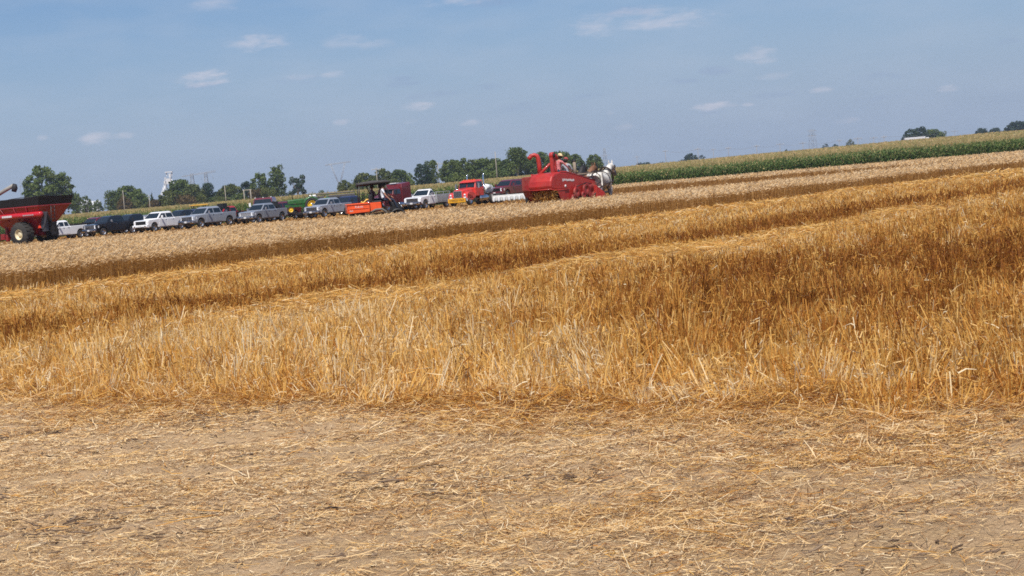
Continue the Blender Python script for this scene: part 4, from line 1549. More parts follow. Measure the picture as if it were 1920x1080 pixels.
def horse(label, loc, rz, coat, legs, mane, head_turn=0.0, sc=1.12, stride=0.0, headup=0.0):
    """x the way it faces; a heavy draft horse in harness"""
    t = thing('draft_horse', label, 'horse', loc, rz, 'team of draft horses')
    t.scale = (sc,) * 3
    K = Skel()
    lo = K.add((-.30, 0, 1.24), (.40, .35))
    rp = K.add((-.72, 0, 1.27), (.41, .37), lo, 'coat')
    K.add((-.98, 0, 1.18), (.27, .29), rp, 'coat')
    ba = K.add((.15, 0, 1.20), (.37, .35), lo, 'coat')
    ch = K.add((.58, 0, 1.22), (.33, .38), ba, 'coat')
    K.add((.86, 0, 1.14), (.2, .24), ch, 'coat')
    n1 = K.add((.80, .02, 1.50), (.21, .31), ch, 'coat')
    ht = head_turn
    n2 = K.add((1.05, .06 * ht, 1.80 + headup), (.165, .24), n1, 'coat')
    n3 = K.add((1.20, .12 * ht, 2.0 + headup), (.14, .18), n2, 'coat')
    hd = K.add((1.34, .17 * ht, 2.02 + headup), (.135, .165), n3, 'coat')
    m1 = K.add((1.52, .26 * ht, 1.82 + headup), (.1, .12), hd, 'coat')
    m2 = K.add((1.66, .33 * ht, 1.63 + headup), (.072, .078), m1, 'nose')
    K.add((1.70, .35 * ht, 1.57 + headup), (.055, .06), m2, 'nose')
    for s in (-1, 1):
        sg = stride * s
        # fore leg
        a = K.add((.62, s * .2, .92), (.14, .17), ch, 'coat')
        b = K.add((.64 + sg * .6, s * .2, .58), (.075, .085), a, 'leg')
        c = K.add((.62 + sg, s * .2, .28), .055, b, 'leg')
        d = K.add((.64 + sg * 1.1, s * .2, .14), .075, c, 'leg')
        K.add((.69 + sg * 1.1, s * .2, .03), (.085, .085), d, 'hoof')
        # hind leg: stifle forward, hock back
        a = K.add((-.62, s * .2, .95), (.18, .22), rp, 'coat')
        b = K.add((-.80 - sg * .4, s * .2, .62), (.09, .105), a, 'coat')
        c = K.add((-.93 - sg * .8, s * .2, .50), (.065, .075), b, 'leg')
        d = K.add((-.86 - sg, s * .2, .2), .058, c, 'leg')
        e = K.add((-.84 - sg, s * .2, .12), .08, d, 'leg')
        K.add((-.79 - sg, s * .2, .03), (.09, .09), e, 'hoof')
    me = K.mesh(dict(coat=coat, leg=legs, nose=mane, hoof=HOOF), ['coat', 'leg', 'nose', 'hoof'], 2)
    o = bpy.data.objects.new('body', me)
    COL.objects.link(o)
    o.parent = t
    hy = lambda x: .14 * ht
    for s in (-1, 1):
        part('ear', coat, t, lambda q, s=s: q.loft([[(1.28, .15 * ht + s * .04, 2.1 + headup), (1.34, .15 * ht + s * .05, 2.1 + headup), (1.31, .15 * ht + s * .10, 2.1 + headup)], [(1.27, .15 * ht + s * .045, 2.2 + headup), (1.34, .15 * ht + s * .055, 2.2 + headup), (1.3, .15 * ht + s * .11, 2.2 + headup)], [(1.30, .15 * ht + s * .075, 2.3 + headup), (1.31, .15 * ht + s * .075, 2.3 + headup), (1.305, .15 * ht + s * .08, 2.3 + headup)]]))
        part('blinder', LEATHER, t, lambda q, s=s: q.box((1.43, .22 * ht + s * .13, 1.98 + headup), (.13, .02, .12), ry=.7))
    part('mane', mane, t, lambda q: q.loft([[(1.32 + .02, .15 * ht, 2.16 + headup), (1.26, .15 * ht - .02, 2.14 + headup), (1.26, .15 * ht + .02, 2.14 + headup)], [(1.02, .08 * ht, 2.0 + headup), (1.04, .08 * ht - .05, 1.9 + headup), (1.04, .08 * ht + .05, 1.9 + headup)], [(.72, .03, 1.78), (.72, -.07, 1.66), (.72, .1, 1.66)], [(.5, 0, 1.62), (.52, -.05, 1.56), (.52, .05, 1.56)]], 0, True, True))
    part('tail', mane, t, lambda q: q.tube([(-1.08, 0, 1.42), (-1.2, 0, 1.3), (-1.24, 0, 1.0), (-1.22, .02, .72), (-1.2, .03, .6)], [.05, .075, .1, .085, .02], 10))
    # harness
    def ring(x, cz, ry, rz, lean=0.0, n=22, cy=0.0):
        return [(x + lean * math.sin(a), cy + ry * math.cos(a), cz + rz * math.sin(a)) for a in [2 * PI * k / n for k in range(n + 1)]]
    part('collar', LEATHER, t, lambda q: q.tube(ring(.76, 1.38, .31, .40, -.16), .045, 8))
    def hz(q):
        for s in (-1, 1):
            q.tube([(.78, s * .33, 1.18), (.4, s * .40, 1.12), (-.3, s * .38, 1.05), (-1.0, s * .33, .92), (-1.7, s * .3, .62)], .024, 6)
            q.tube([(-.72, s * .02, 1.64), (-.78, s * .28, 1.45), (-.86, s * .34, 1.15)], .018, 6)
            q.tube([(1.45, .22 * ht + s * .1, 1.82 + headup), (1.2, s * .2, 1.7), (.8, s * .3, 1.66), (-.4, s * .16, 1.66), (-1.4, s * .14, 1.5)], .013, 6)
        q.tube(ring(.2, 1.2, .385, .395), .022, 6)
        q.tube([(.72, 0, 1.74), (.2, 0, 1.61), (-.4, 0, 1.60), (-.8, 0, 1.63), (-1.02, 0, 1.46)], .02, 6)
        q.tube([(-.86, -.34, 1.15), (-1.12, -.26, 1.08), (-1.22, 0, 1.06), (-1.12, .26, 1.08), (-.86, .34, 1.15)], .022, 6)
    part('harness', LEATHER, t, hz)
    part('bridle', LEATHER, t, lambda q: (q.tube([(x, y + .24 * ht, z + headup) for x, y, z in ring(1.44, 1.93, .125, .14, -.03)], .013, 6), q.tube([(x, y + .30 * ht, z + headup) for x, y, z in ring(1.6, 1.72, .09, .1, 0)], .013, 6)))
    return t


HOOF = paint('hoof', (.04, .035, .03), .6)
LEATHER = paint('harness_leather', (.03, .018, .012), .5)


def dapple(name, a, b, scale):
    m, nt, bs, out = new_mat(name)
    n = nt.nodes
    tc = n.new('ShaderNodeTexCoord')
    no = n.new('ShaderNodeTexNoise')
    no.inputs['Scale'].default_value = scale
    no.inputs['Detail'].default_value = 5
    nt.links.new(tc.outputs['Object'], no.inputs['Vector'])
    ra = n.new('ShaderNodeValToRGB')
    ra.color_ramp.elements[0].position = .38
    ra.color_ramp.elements[1].position = .62
    ra.color_ramp.elements[0].color = a + (1,)
    ra.color_ramp.elements[1].color = b + (1,)
    nt.links.new(no.outputs['Fac'], ra.inputs['Fac'])
    nt.links.new(ra.outputs['Color'], bs.inputs['Base Color'])
    bs.inputs['Roughness'].default_value = .6
    return m


WCOAT = dapple('white_horse_coat', (.44, .41, .36), (.76, .73, .68), 4)
WLEG = dapple('grey_horse_leg', (.10, .10, .105), (.42, .41, .40), 5)
BCOAT = dapple('sorrel_coat', (.15, .065, .03), (.24, .11, .055), 3)
KCOAT = dapple('black_horse_coat', (.012, .01, .01), (.03, .026, .024), 3)
PALE = paint('pale_mane', (.6, .52, .4), .8)
DGREY = paint('grey_muzzle', (.22, .21, .21), .7)
HZ = R(55)
hf = Vector((math.cos(HZ), math.sin(HZ), 0))
hl = Vector((-math.sin(HZ), math.cos(HZ), 0))
H0 = at(1130, 93.0, 0)
horse('white draft horse with dark grey legs in harness, nearest of the team', H0, R(66), WCOAT, WLEG, DGREY, -.3, 1.24, .10, -.2)
horse('sorrel brown draft horse in the team between the white and the black horse', H0 + hl * 1.15 - hf * .2, R(55), BCOAT, BCOAT, PALE, .1, 1.14, -.1, -.06)
horse('black draft horse, farthest of the team behind the two riders', H0 + hl * 2.2 + hf * .5, R(54), KCOAT, KCOAT, KCOAT, .5, 1.14, .08, .0)

# ================================================================== PULL-TYPE COMBINE
CRED = paint('combine_red', (.40, .021, .016), .5, coat=.2, var=.2, scale=2.0, dust=.12, dustcol=(.35, .2, .12))
CREDD = paint('combine_red_worn', (.26, .013, .013), .55, var=.25, scale=3, dust=.3)
cb = thing('pull_combine', 'old red pull-type combine with rounded rear hood, elevator and hooked spout', 'combine', at(1040, 88.2, 0), HZ)
# local: x forward, y left; rear right corner at the origin, body 1.95 m wide
W = 1.95
SHIFT = [0, 0, 0]
part('rear_hood', CRED, cb, lambda q: q.prism([(1.5, 2.1), (.75, 2.14), (.32, 2.08), (.05, 1.93), (-.1, 1.7), (-.14, 1.45), (-.1, 1.29), (.12, 1.22), (.5, 1.2), (1.5, 1.2)], .0, 1.42), .10, 4)
part('hood_rim', CRED, cb, lambda q: q.tube([(1.5, -.015, 1.19), (.5, -.015, 1.19), (.12, -.01, 1.21), (-.1, .03, 1.28), (-.12, .7, 1.27), (-.1, 1.4, 1.28), (.2, 1.44, 1.2)], .03, 8))
part('side_bin', CREDD, cb, lambda q: q.prism([(1.2, 2.02), (.12, 2.0), (.1, 1.3), (.35, .85), (1.2, .8)], 1.44, 1.98), .03, 2)
part('side_panel', CRED, cb, lambda q: (q.prism([(.95, 2.13), (1.5, 2.09), (4.2, 1.52), (4.3, 1.36), (4.2, .5), (1.0, .5), (.75, .75), (.55, 1.19)], .012, .09), q.prism([(.95, 2.13), (1.5, 2.09), (4.2, 1.52), (4.3, 1.36), (4.2, .5), (1.0, .5), (.75, .75), (.55, 1.19)], 1.84, 1.92)), .015, 1)
part('top_deck', CREDD, cb, lambda q: q.pane([(1.45, .09, 2.04), (4.2, .09, 1.46), (4.2, 1.84, 1.46), (1.45, 1.84, 2.04)], .03))
part('top_rail', CRED, cb, lambda q: q.tube([(.9, .03, 2.15), (1.5, .03, 2.11), (4.22, .03, 1.54)], .035, 8))
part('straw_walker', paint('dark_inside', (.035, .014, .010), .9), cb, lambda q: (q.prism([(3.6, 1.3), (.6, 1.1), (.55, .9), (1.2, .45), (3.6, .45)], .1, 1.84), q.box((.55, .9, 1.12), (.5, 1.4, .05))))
part('lower_chute', CREDD, cb, lambda q: (q.prism([(.9, 1.2), (.25, 1.2), (.7, .42), (1.2, .42)], 1.44, 1.5), q.pane([(.16, 1.5, 1.25), (.7, 1.5, .4), (.7, 1.9, .4), (.16, 1.9, 1.25)], .04)))
part('rear_axle_guard', CRED, cb, lambda q: q.pane([(.4, 0.0, 1.2), (.75, 0.0, .6), (1.1, 0.0, .5), (1.1, 0.0, 1.2)], .02))
# small lettered plate (illegible at this distance) and a round decal
part('name_plate', PLATE, cb, lambda q: [q.box((1.0 + .145 * k + .05, .003, 1.70 + (.02 if k % 3 else 0) - .009 * k), (.10, .012, .10 if k else .14)) for k in range(8)])
part('decal', PLATE, cb, lambda q: (q.lathe([(.001, .012), (.085, .01), (.085, 0)], (1.25, .004, 1.37), (0, -1, 0), 14), q.lathe([(.001, .016), (.05, .014)], (1.25, .004, 1.37), (0, -1, 0), 12)))
# hooked grain spout
part('grain_spout', CRED, cb, lambda q: (q.tube([(1.07, 1.42, 1.9), (1.06, 1.42, 2.6), (1.05, 1.44, 2.92), (1.02, 1.49, 3.07), (0.94, 1.60, 3.13), (0.82, 1.74, 3.1), (0.76, 1.81, 2.98)], [.125, .12, .12, .115, .11, .10, .09], 12), q.tube([(0.84, 1.72, 3.09), (0.74, 1.84, 2.94)], [.10, .12], 12)))
ev = part('grain_elevator', CRED, cb, lambda q: (q.box((1.1, .62, 2.45), (.2, .17, 1.15)), q.lathe([(.001, -.1), (.17, -.1), (.17, .1), (.001, .1)], (1.14, .62, 3.02), (0, 1, 0), 16), q.box((1.34, .62, 2.45), (.12, .17, 1.1), ry=-.06), q.tube([(1.25, .62, 3.08), (1.42, .57, 3.0), (1.52, .54, 2.8)], .08, 8)), .02, 1)
part('chain_sprocket', BLACKMET, ev, lambda q: q.lathe([(.001, .02), (.12, .02), (.12, 0), (.001, 0)], (1.14, .5, 3.02), (0, -1, 0), 14))
part('auger_tube', CRED, cb, lambda q: (q.tube([(.85, 1.45, 1.98), (1.1, .75, 2.6)], .075, 8), q.tube([(1.45, .55, 1.95), (1.2, .62, 2.5)], .065, 8)))
# platform, rail and levers the men stand at
part('platform', CREDD, cb, lambda q: (q.box((2.3, 1.15, 1.08), (2.4, 1.3, .06)), q.box((3.4, 1.15, 1.3), (.05, 1.2, .4))))
part('control_lever', BLACKMET, cb, lambda q: [q.tube([(2.95, y, 1.1), (3.1, y, 2.05)], .018, 6) for y in (.5, .7, 1.0)])
# side gear: pulleys, belts, pipes
def pul(q, x, z, r, y=-.06):
    q.lathe([(.03, 0), (r * .8, .0), (r, .02), (r, .09), (r * .8, .11), (.03, .11)], (x, y, z), (0, -1, 0), 18, 0, True, True)
for x, z, r in ((2.1, 1.0, .30), (2.75, .82, .2), (3.05, 1.12, .34), (3.6, .95, .42), (1.75, .72, .18)):
    p_ = part('pulley', CREDD, cb, lambda q, x=x, z=z, r=r: pul(q, x, z, r))
    part('spokes', CREDD, p_, lambda q, x=x, z=z, r=r: [q.box((x, -.12, z), (r * 1.7, .03, .04), ry=a) for a in (0, PI / 3, 2 * PI / 3)])
part('drive_belt', BLACK, cb, lambda q: (q.tube([(2.1, -.15, 1.3), (3.05, -.15, 1.46)], .022, 6), q.tube([(2.1, -.15, .7), (3.05, -.15, .78)], .022, 6), q.tube([(3.05, -.13, 1.46), (3.6, -.13, 1.37)], .022, 6), q.tube([(1.75, -.13, .9), (2.1, -.13, 1.3)], .022, 6)))
part('side_bracket', CREDD, cb, lambda q: (q.tube([(1.7, -.1, .5), (2.05, -.14, 1.38), (2.45, -.1, .55)], .04, 6), q.tube([(2.3, -.1, .62), (3.3, -.1, .62)], .05, 6), q.box((3.9, -.1, 1.2), (.16, .2, .5)), q.box((2.6, -.05, .55), (1.4, .1, .2))))
# ground wheels
for y in (.25, 1.7):
    wheel(cb, 2.2, y, .5, .24, CRED, -1 if y < 1 else 1, .62, 18)
# cutter header: divider shield, reel, platform
part('divider_shield', CRED, cb, lambda q: (q.loft([[(3.75, -.32, .3), (3.75, .3, .3), (3.75, .3, 1.3), (3.75, -.32, 1.3)], [(4.35, -.42, .24), (4.35, .2, .24), (4.35, .2, .9), (4.35, -.42, .9)], [(5.0, -.38, .2), (5.0, .0, .2), (5.0, .0, .34), (5.0, -.38, .34)]])), .03, 2)
part('header_platform', CREDD, cb, lambda q: (q.box((4.5, 1.1, .45), (.9, 2.0, .08)), q.box((4.1, 1.1, .8), (.06, 2.0, .7))))
rl = part('reel', paint('weathered_wood', (.30, .22, .14), .85), cb, lambda q: [q.box((4.75 + .5 * math.cos(a), 1.1, 1.0 + .5 * math.sin(a)), (.09, 1.9, .03), ry=-a) for a in [2 * PI * k / 6 for k in range(6)]] + [q.tube([(4.75, .2, 1.0), (4.75, 2.0, 1.0)], .04, 6)] + [q.box((4.75, y, 1.0), (1.0, .03, .04), ry=a) for a in (0, PI / 3, 2 * PI / 3) for y in (.25, 1.95)])
# engine with its upright stack ahead of the riders
WOOD = paint('grey_timber', (.25, .2, .15), .85)
en = part('engine', paint('rusty_iron', (.13, .065, .035), .75, var=.3), cb, lambda q: (q.box((3.8, 1.25, 1.62), (.9, .6, .55)), q.lathe([(.001, 0), (.16, 0), (.16, .3), (.001, .32)], (3.5, 1.1, 1.9), (0, 0, 1), 12), q.box((3.95, 1.25, 1.75), (.1, .6, .7))), .03, 2)
part('exhaust_stack', WOOD, en, lambda q: q.tube([(3.75, .95, 1.8), (3.75, .95, 2.62)], .085, 10))
part('rain_cap', BLACK, en, lambda q: q.ball((3.75, .95, 2.68), (.12, .12, .07)))
part('fuel_can', PLATE, en, lambda q: q.lathe([(.001, 0), (.11, 0), (.12, .2), (.08, .26), (.001, .28)], (3.05, .75, 1.78), (0, 0, 1), 12))
# draw pole to the team
part('draw_pole', WOOD, cb, lambda q: (q.tube([(4.2, 1.3, .75), (7.4, 1.2, .85)], .06, 8), q.box((4.6, 1.1, .8), (.08, 2.6, .1))))
part('seat_board', WOOD, cb, lambda q: (q.box((4.05, .9, 1.95), (.3, 1.7, .06)), q.box((4.05, .9, 1.7), (.08, .08, .5))))
part('parking_jack', BLACKMET, cb, lambda q: (q.box((.35, 1.88, .55), (.13, .13, .75)), q.box((.35, 1.88, .22), (.3, .3, .05))))
# the straw that hangs from the walker
_B = Blades()
_n = 900
_x, _y = rng.uniform(.05, .75, _n), rng.uniform(.05, 1.4, _n)
_z = 1.2 - .9 * rng.uniform(0, 1, _n) ** 1.4 * (.4 + .6 * (_x / .75))
_d = rng.normal(0, 1, (_n, 3)) * [.6, .9, .9]
_d /= np.linalg.norm(_d, axis=1, keepdims=True)
_B.add(np.stack([_x, _y, _z], 1), _d * rng.uniform(.1, .3, _n)[:, None], .02, rng.uniform(.25, .75, _n), .6)
_o = _B.build('hanging_straw', STRAWM)
_o.location = cb.location
_o.rotation_euler = (0, 0, HZ)
tag(_o, 'tangled straw spilling from the open rear of the red combine', 'straw', kind='stuff')


def on_cb(x, y, z):
    return cb.location + hf * x + hl * y + Vector((0, 0, z))


def pose(base, **kw):
    d = dict(base)
    d.update(kw)
    return d


person('man in red checked shirt and straw hat standing on the combine', on_cb(2.1, .95, 1.1), R(40), pose(STAND, chest=(.06, 0, 1.26), neck=(.13, 0, 1.49), head=(.19, -.01, 1.62), shoulderL=(.1, .19, 1.42), shoulderR=(.1, -.19, 1.42), elbowR=(.3, -.26, 1.2), wristR=(.52, -.22, 1.05)), REDCHECK, DENIM, 'straw', STRAWH, bare_arms=False, sc=1.12)
person('man in grey shirt and red cap standing ahead of the straw-hatted man', on_cb(3.0, 1.0, 1.0), R(70), pose(STAND), GREYC, DENIM, 'cap', REDCAP, bare_arms=False, sc=1.05)

# ================================================================== ORANGE UTILITY VEHICLE
OR = paint('utility_orange', (.80, .09, .012), .4, coat=.4, dust=.08)
UX = R(9)
uv = thing('utility_vehicle', 'orange utility vehicle with cargo bed and dark rolled canopy', 'utility vehicle', at(708, 94.5, 0.02), UX)
GREYPL = paint('grey_plastic', (.12, .115, .105), .7, dust=.3)
part('cargo_bed', OR, uv, lambda q: (q.prism([(-1.58, .80), (-1.62, 1.26), (-1.66, 1.34), (-.40, 1.36), (-.40, .84)], -.76, -.70), q.prism([(-1.58, .80), (-1.62, 1.26), (-1.66, 1.34), (-.40, 1.36), (-.40, .84)], .70, .76), q.box((-1.0, 0, .84), (1.16, 1.4, .06)), q.box((-.43, 0, 1.1), (.05, 1.4, .5)), q.box((-1.03, -.78, 1.31), (1.25, .05, .07)), q.box((-1.03, -.775, 1.05), (1.15, .03, .03))), .015, 1)
part('tailgate', OR, uv, lambda q: q.box((-1.62, 0, 1.08), (.05, 1.4, .5)), .015, 1)
text_mesh('Kubota', .15, 'lettering', PLATE, uv, (-.98, -.768, 1.15), (1, 0, 0), (0, 0, 1), .01)
text_mesh('4x4', .13, 'lettering', PLATE, uv, (-1.42, -.768, .95), (1, 0, 0), (0, 0, 1), .01)
part('seat_box', OR, uv, lambda q: q.prism([(-.36, .84), (-.36, 1.32), (.24, 1.32), (.26, 1.05), (.2, .84)], -.74, .74), .02, 1)
part('seat', BLACK, uv, lambda q: (q.box((0.02, 0, 1.36), (.55, 1.3, .1)), q.box((-.27, 0, 1.56), (.12, 1.3, .4))), .03, 2)
part('chassis', UNDER, uv, lambda q: (q.box((-.1, 0, .62), (2.7, .9, .22)), q.box((.55, 0, .72), (.9, 1.3, .06)), q.box((-1.0, 0, .72), (.9, 1.2, .16))))
part('front_cowl', BLACK, uv, lambda q: (q.prism([(.82, .78), (.82, 1.25), (.95, 1.32), (1.3, 1.12), (1.42, .85), (1.38, .7)], -.58, .58)), .05, 2)
part('side_step', GREYPL, uv, lambda q: q.tube([(-.35, -.76, .80), (-.1, -.78, .92), (.25, -.78, .93), (.45, -.78, .8), (.55, -.78, .62)], .06, 8))
for s in (-1, 1):
    part('fender', BLACK, uv, lambda q, s=s: q.tube([(1.12 + .42 * math.cos(a), s * .66, .42 + .42 * math.sin(a)) for a in [R(15 + 15 * k) for k in range(10)]], .07, 6))
    part('headlight', LAMP, uv, lambda q, s=s: q.lathe([(.001, .05), (.08, .03), (.09, 0)], (1.36, s * .38, .98), (1, 0, .2), 12))
    wheel(uv, -1.0, s * .66, .36, .3, GREYPL, s, .5, 14)
    wheel(uv, 1.15, s * .64, .35, .26, GREYPL, s, .5, 14)
for s in (-1, 1):
    for pth in ([(-.9, s * .62, 1.3), (-.88, s * .62, 2.3)], [(-.4, s * .62, 2.3), (-.22, s * .62, 1.8), (-.15, s * .62, 1.3)], [(.9, s * .58, 1.3), (.55, s * .6, 2.3)]):
        part('canopy_post', BLACKMET, uv, lambda q, pth=pth: q.tube(pth, .03))
part('canopy', paint('dark_canopy_cloth', (.06, .055, .055), .9, var=.25), uv, lambda q: (q.tube([(-.95, -.62, 2.36), (-.5, -.66, 2.40), (0, -.64, 2.41), (.55, -.66, 2.42), (.85, -.6, 2.38)], [.06, .085, .08, .085, .06], 10), q.tube([(-.95, .62, 2.36), (0, .66, 2.41), (.85, .6, 2.38)], [.1, .14, .1], 10), q.loft([[(-.93, -.6, 2.36), (-.93, .6, 2.36), (-.93, .55, 2.41), (-.93, -.55, 2.41)], [(.82, -.6, 2.4), (.82, .6, 2.4), (.82, .55, 2.45), (.82, -.55, 2.45)]])))
part('steering_wheel', BLACK, uv, lambda q: (q.tube([(.95, -.3, 1.3), (.66, -.3, 1.5)], .02), q.tube([(.66 + .08 * math.sin(a), -.3 + .18 * math.cos(a), 1.5 + .15 * math.sin(a)) for a in [2 * PI * k / 16 for k in range(17)]], .016, 6)))
uf = Vector((math.cos(UX), math.sin(UX), 0))
ul = Vector((-math.sin(UX), math.cos(UX), 0))


def on_uv(x, y, z):
    return uv.location + uf * x + ul * y + Vector((0, 0, z))


person('driver in white shirt with dark suspenders and hat on the utility vehicle', on_uv(.40, -.46, 1.38), UX, pose(SIT, elbowR=(.12, -.27, .28), wristR=(.33, -.26, .04), kneeR=(.55, -.15, .02), kneeL=(.55, .12, .02), ankleR=(.72, -.15, -.42), ankleL=(.72, .12, -.42), elbowL=(.2, .24, .34), wristL=(.46, .14, .2)), WHITEC, DENIM, 'cap', DARKHAT, strap=DARKHAT)
person('passenger in plum shirt with dark hair on the utility vehicle', on_uv(-.12, .35, 1.36), UX + .2, SIT, PURPLE, DENIM, None, None)
person('passenger in pink shirt beside the driver of the utility vehicle', on_uv(.34, .3, 1.34), UX - .1, SIT, PINKC, DENIM, 'cap', DARKHAT)

# ================================================================== GRAIN CART
GRED = paint('cart_red', (.33, .008, .012), .3, coat=.7, dust=.06)
GREDD = paint('cart_red_worn', (.24, .008, .012), .45, dust=.12)
CREAM = paint('cream_rim', (.72, .62, .40), .45, dust=.1)
GX = R(-32)
gc = thing('grain_cart', 'large red grain cart with black top extension and cream wheel rims', 'grain cart', at(63, 144, 0), GX)
def rect(x0, x1, y, z):
    return [(x0, -y, z), (x1, -y, z), (x1, y, z), (x0, y, z)]
part('hopper', GRED, gc, lambda q: q.loft([rect(-1.6, 1.1, .62, .95), rect(-2.9, 2.2, 1.25, 2.15), rect(-3.3, 2.65, 1.52, 2.75), rect(-3.55, 2.98, 1.78, 3.27)]), .04, 2)
part('extension', paint('black_extension', (.009, .009, .01), .6), gc, lambda q: (q.loft([rect(-3.57, 3.0, 1.8, 3.275), rect(-3.75, 3.2, 1.95, 3.98)], 0, False), q.loft([rect(-3.5, 2.95, 1.74, 3.275), rect(-3.7, 3.15, 1.9, 3.97)], 0, False), q.loft([rect(-3.75, 3.2, 1.95, 3.98), rect(-3.70, 3.15, 1.90, 3.975)], 0, False), q.tube([(-.3, -1.95, 3.98), (-.3, 0, 4.12), (-.3, 1.95, 3.98)], .03, 6), q.tube([(1.6, -1.95, 3.98), (1.6, 0, 4.1), (1.6, 1.95, 3.98)], .03, 6)))
part('top_band', GRED, gc, lambda q: [q.box((-.3, s * 1.8, 3.26), (6.6, .07, .07)) for s in (-1, 1)] + [q.box((3.0, 0, 3.26), (.07, 3.6, .07))])
part('ribs', GREDD, gc, lambda q: [q.tube([(x * .75, -1.27, 2.15), (x, -1.82, 3.24)], .05, 6) for x in (-3.2, -1.6, 0, 1.5)])
part('frame', GREDD, gc, lambda q: (q.box((-.4, 0, .95), (4.2, .9, .3)), q.box((0, 0, .95), (.35, 3.0, .35)), q.box((-2.6, 0, .8), (2.2, .35, .3)), q.tube([(-1.6, -.5, 1.0), (-4.6, 0, .6)], .1, 8), q.tube([(-1.6, .5, 1.0), (-4.6, 0, .6)], .1, 8), q.box((-2.0, -.9, 1.15), (.25, .3, 1.3)), q.box((-2.6, -.7, .9), (.8, .25, .5))), .03, 1)
sb_ = part('side_tube', paint('cart_red_sunlit', (.5, .012, .016), .22, coat=1.0), gc, lambda q: q.lathe([(.001, -2.55), (.2, -2.55), (.25, -2.45), (.25, 2.45), (.2, 2.55), (.001, 2.55)], (.55, -1.62, 2.55), (1, 0, 0), 18))  # brighter copy of the cart red, sunlight on the tube put into its colour
part('white_decal', PLATE, sb_, lambda q: [q.box((-1.3 + .2 * k, -1.872, 2.56), (.16, .012, .16)) for k in range(6)])
part('grey_decal', STEEL, sb_, lambda q: [q.box((1.2 + .22 * k, -1.872, 2.55), (.15, .012, .1)) for k in range(6)])
part('rear_shield', paint('dark_grey_plate', (.05, .05, .06), .5), gc, lambda q: (q.prism([(2.85, 2.75), (3.45, 2.7), (3.2, 1.9), (2.85, 1.3), (2.5, 1.35)], -1.35, -1.25), q.box((2.8, -1.1, 1.6), (.35, .4, 1.0))), .02, 1)
part('ladder', BLACKMET, gc, lambda q: [q.tube([(2.85, y, 1.0), (3.05, y, 3.2)], .03, 6) for y in (-.5, -.1)] + [q.tube([(2.87 + .03 * k, -.5, 1.2 + .3 * k), (2.87 + .03 * k, -.1, 1.2 + .3 * k)], .022, 6) for k in range(7)])
part('unload_gearbox', BLACKMET, gc, lambda q: (q.box((2.2, .1, 1.3), (.7, .7, 1.1)), q.tube([(2.2, 0, 1.8), (2.5, -.8, 2.7)], .22, 10)), .03, 1)
part('warning_triangle', paint('warning_orange', (.75, .06, .02), .5), gc, lambda q: q.prism([(2.2, 1.42), (2.6, 1.42), (2.4, 1.8)], -1.36, -1.33))
part('reflector', AMBER, gc, lambda q: [q.box((1.0, -1.3, 1.92), (.2, .03, .05)), q.box((1.9, -1.3, 2.15), (.2, .03, .05))])
for s in (-1, 1):
    wheel(gc, .55, -1.6 if s < 0 else 1.15, 1.0, .85, CREAM, s, .46, 20)
au = part('unload_auger', paint('weathered_grey_steel', (.28, .26, .23), .6), gc, lambda q: q.tube([gc.matrix_basis.inverted() @ p for p in (at(-60, 147, 3.0), at(-20, 146, 4.15), at(10, 145.5, 4.85), at(26, 145, 5.2))], .17, 12))
part('spout', paint('black_rubber_spout', (.02, .02, .022), .7), au, lambda q: q.tube([gc.matrix_basis.inverted() @ p for p in (at(24, 145, 5.2), at(27, 145, 5.15), at(27.5, 145, 4.95), at(26, 145, 4.65))], [.17, .24, .26, .2], 12))
# ================================================================== TREES, POLES, FAR BUILDINGS
def leafmat(name, dark, mid, light):
    return plantmat(name, [(0, dark), (.5, mid), (1, light)], trans=.25, rough=.6, spec=.2)


L_GREEN = leafmat('tree_leaves', (.034, .058, .015), (.09, .125, .03), (.155, .19, .048))
L_DARK = leafmat('dark_tree_leaves', (.012, .024, .012), (.026, .05, .022), (.05, .08, .032))
L_OLIVE = leafmat('olive_tree_leaves', (.045, .06, .014), (.095, .115, .028), (.15, .16, .044))
L_RUSSET = leafmat('russet_leaves', (.06, .04, .015), (.11, .075, .026), (.14, .10, .04))
BARK = paint('bark', (.10, .08, .062), .9, var=.25)
PALEBARK = paint('pale_bark', (.30, .27, .23), .9, var=.2)


def limb(q, a, b, r0, r1, n=6):
    a, b = Vector(a), Vector(b)
    m = a.lerp(b, .5) + Vector((random.gauss(0, .06), random.gauss(0, .06), 0)) * (b - a).length
    q.tube([a, m, b], [r0, (r0 + r1) / 2, r1], n)


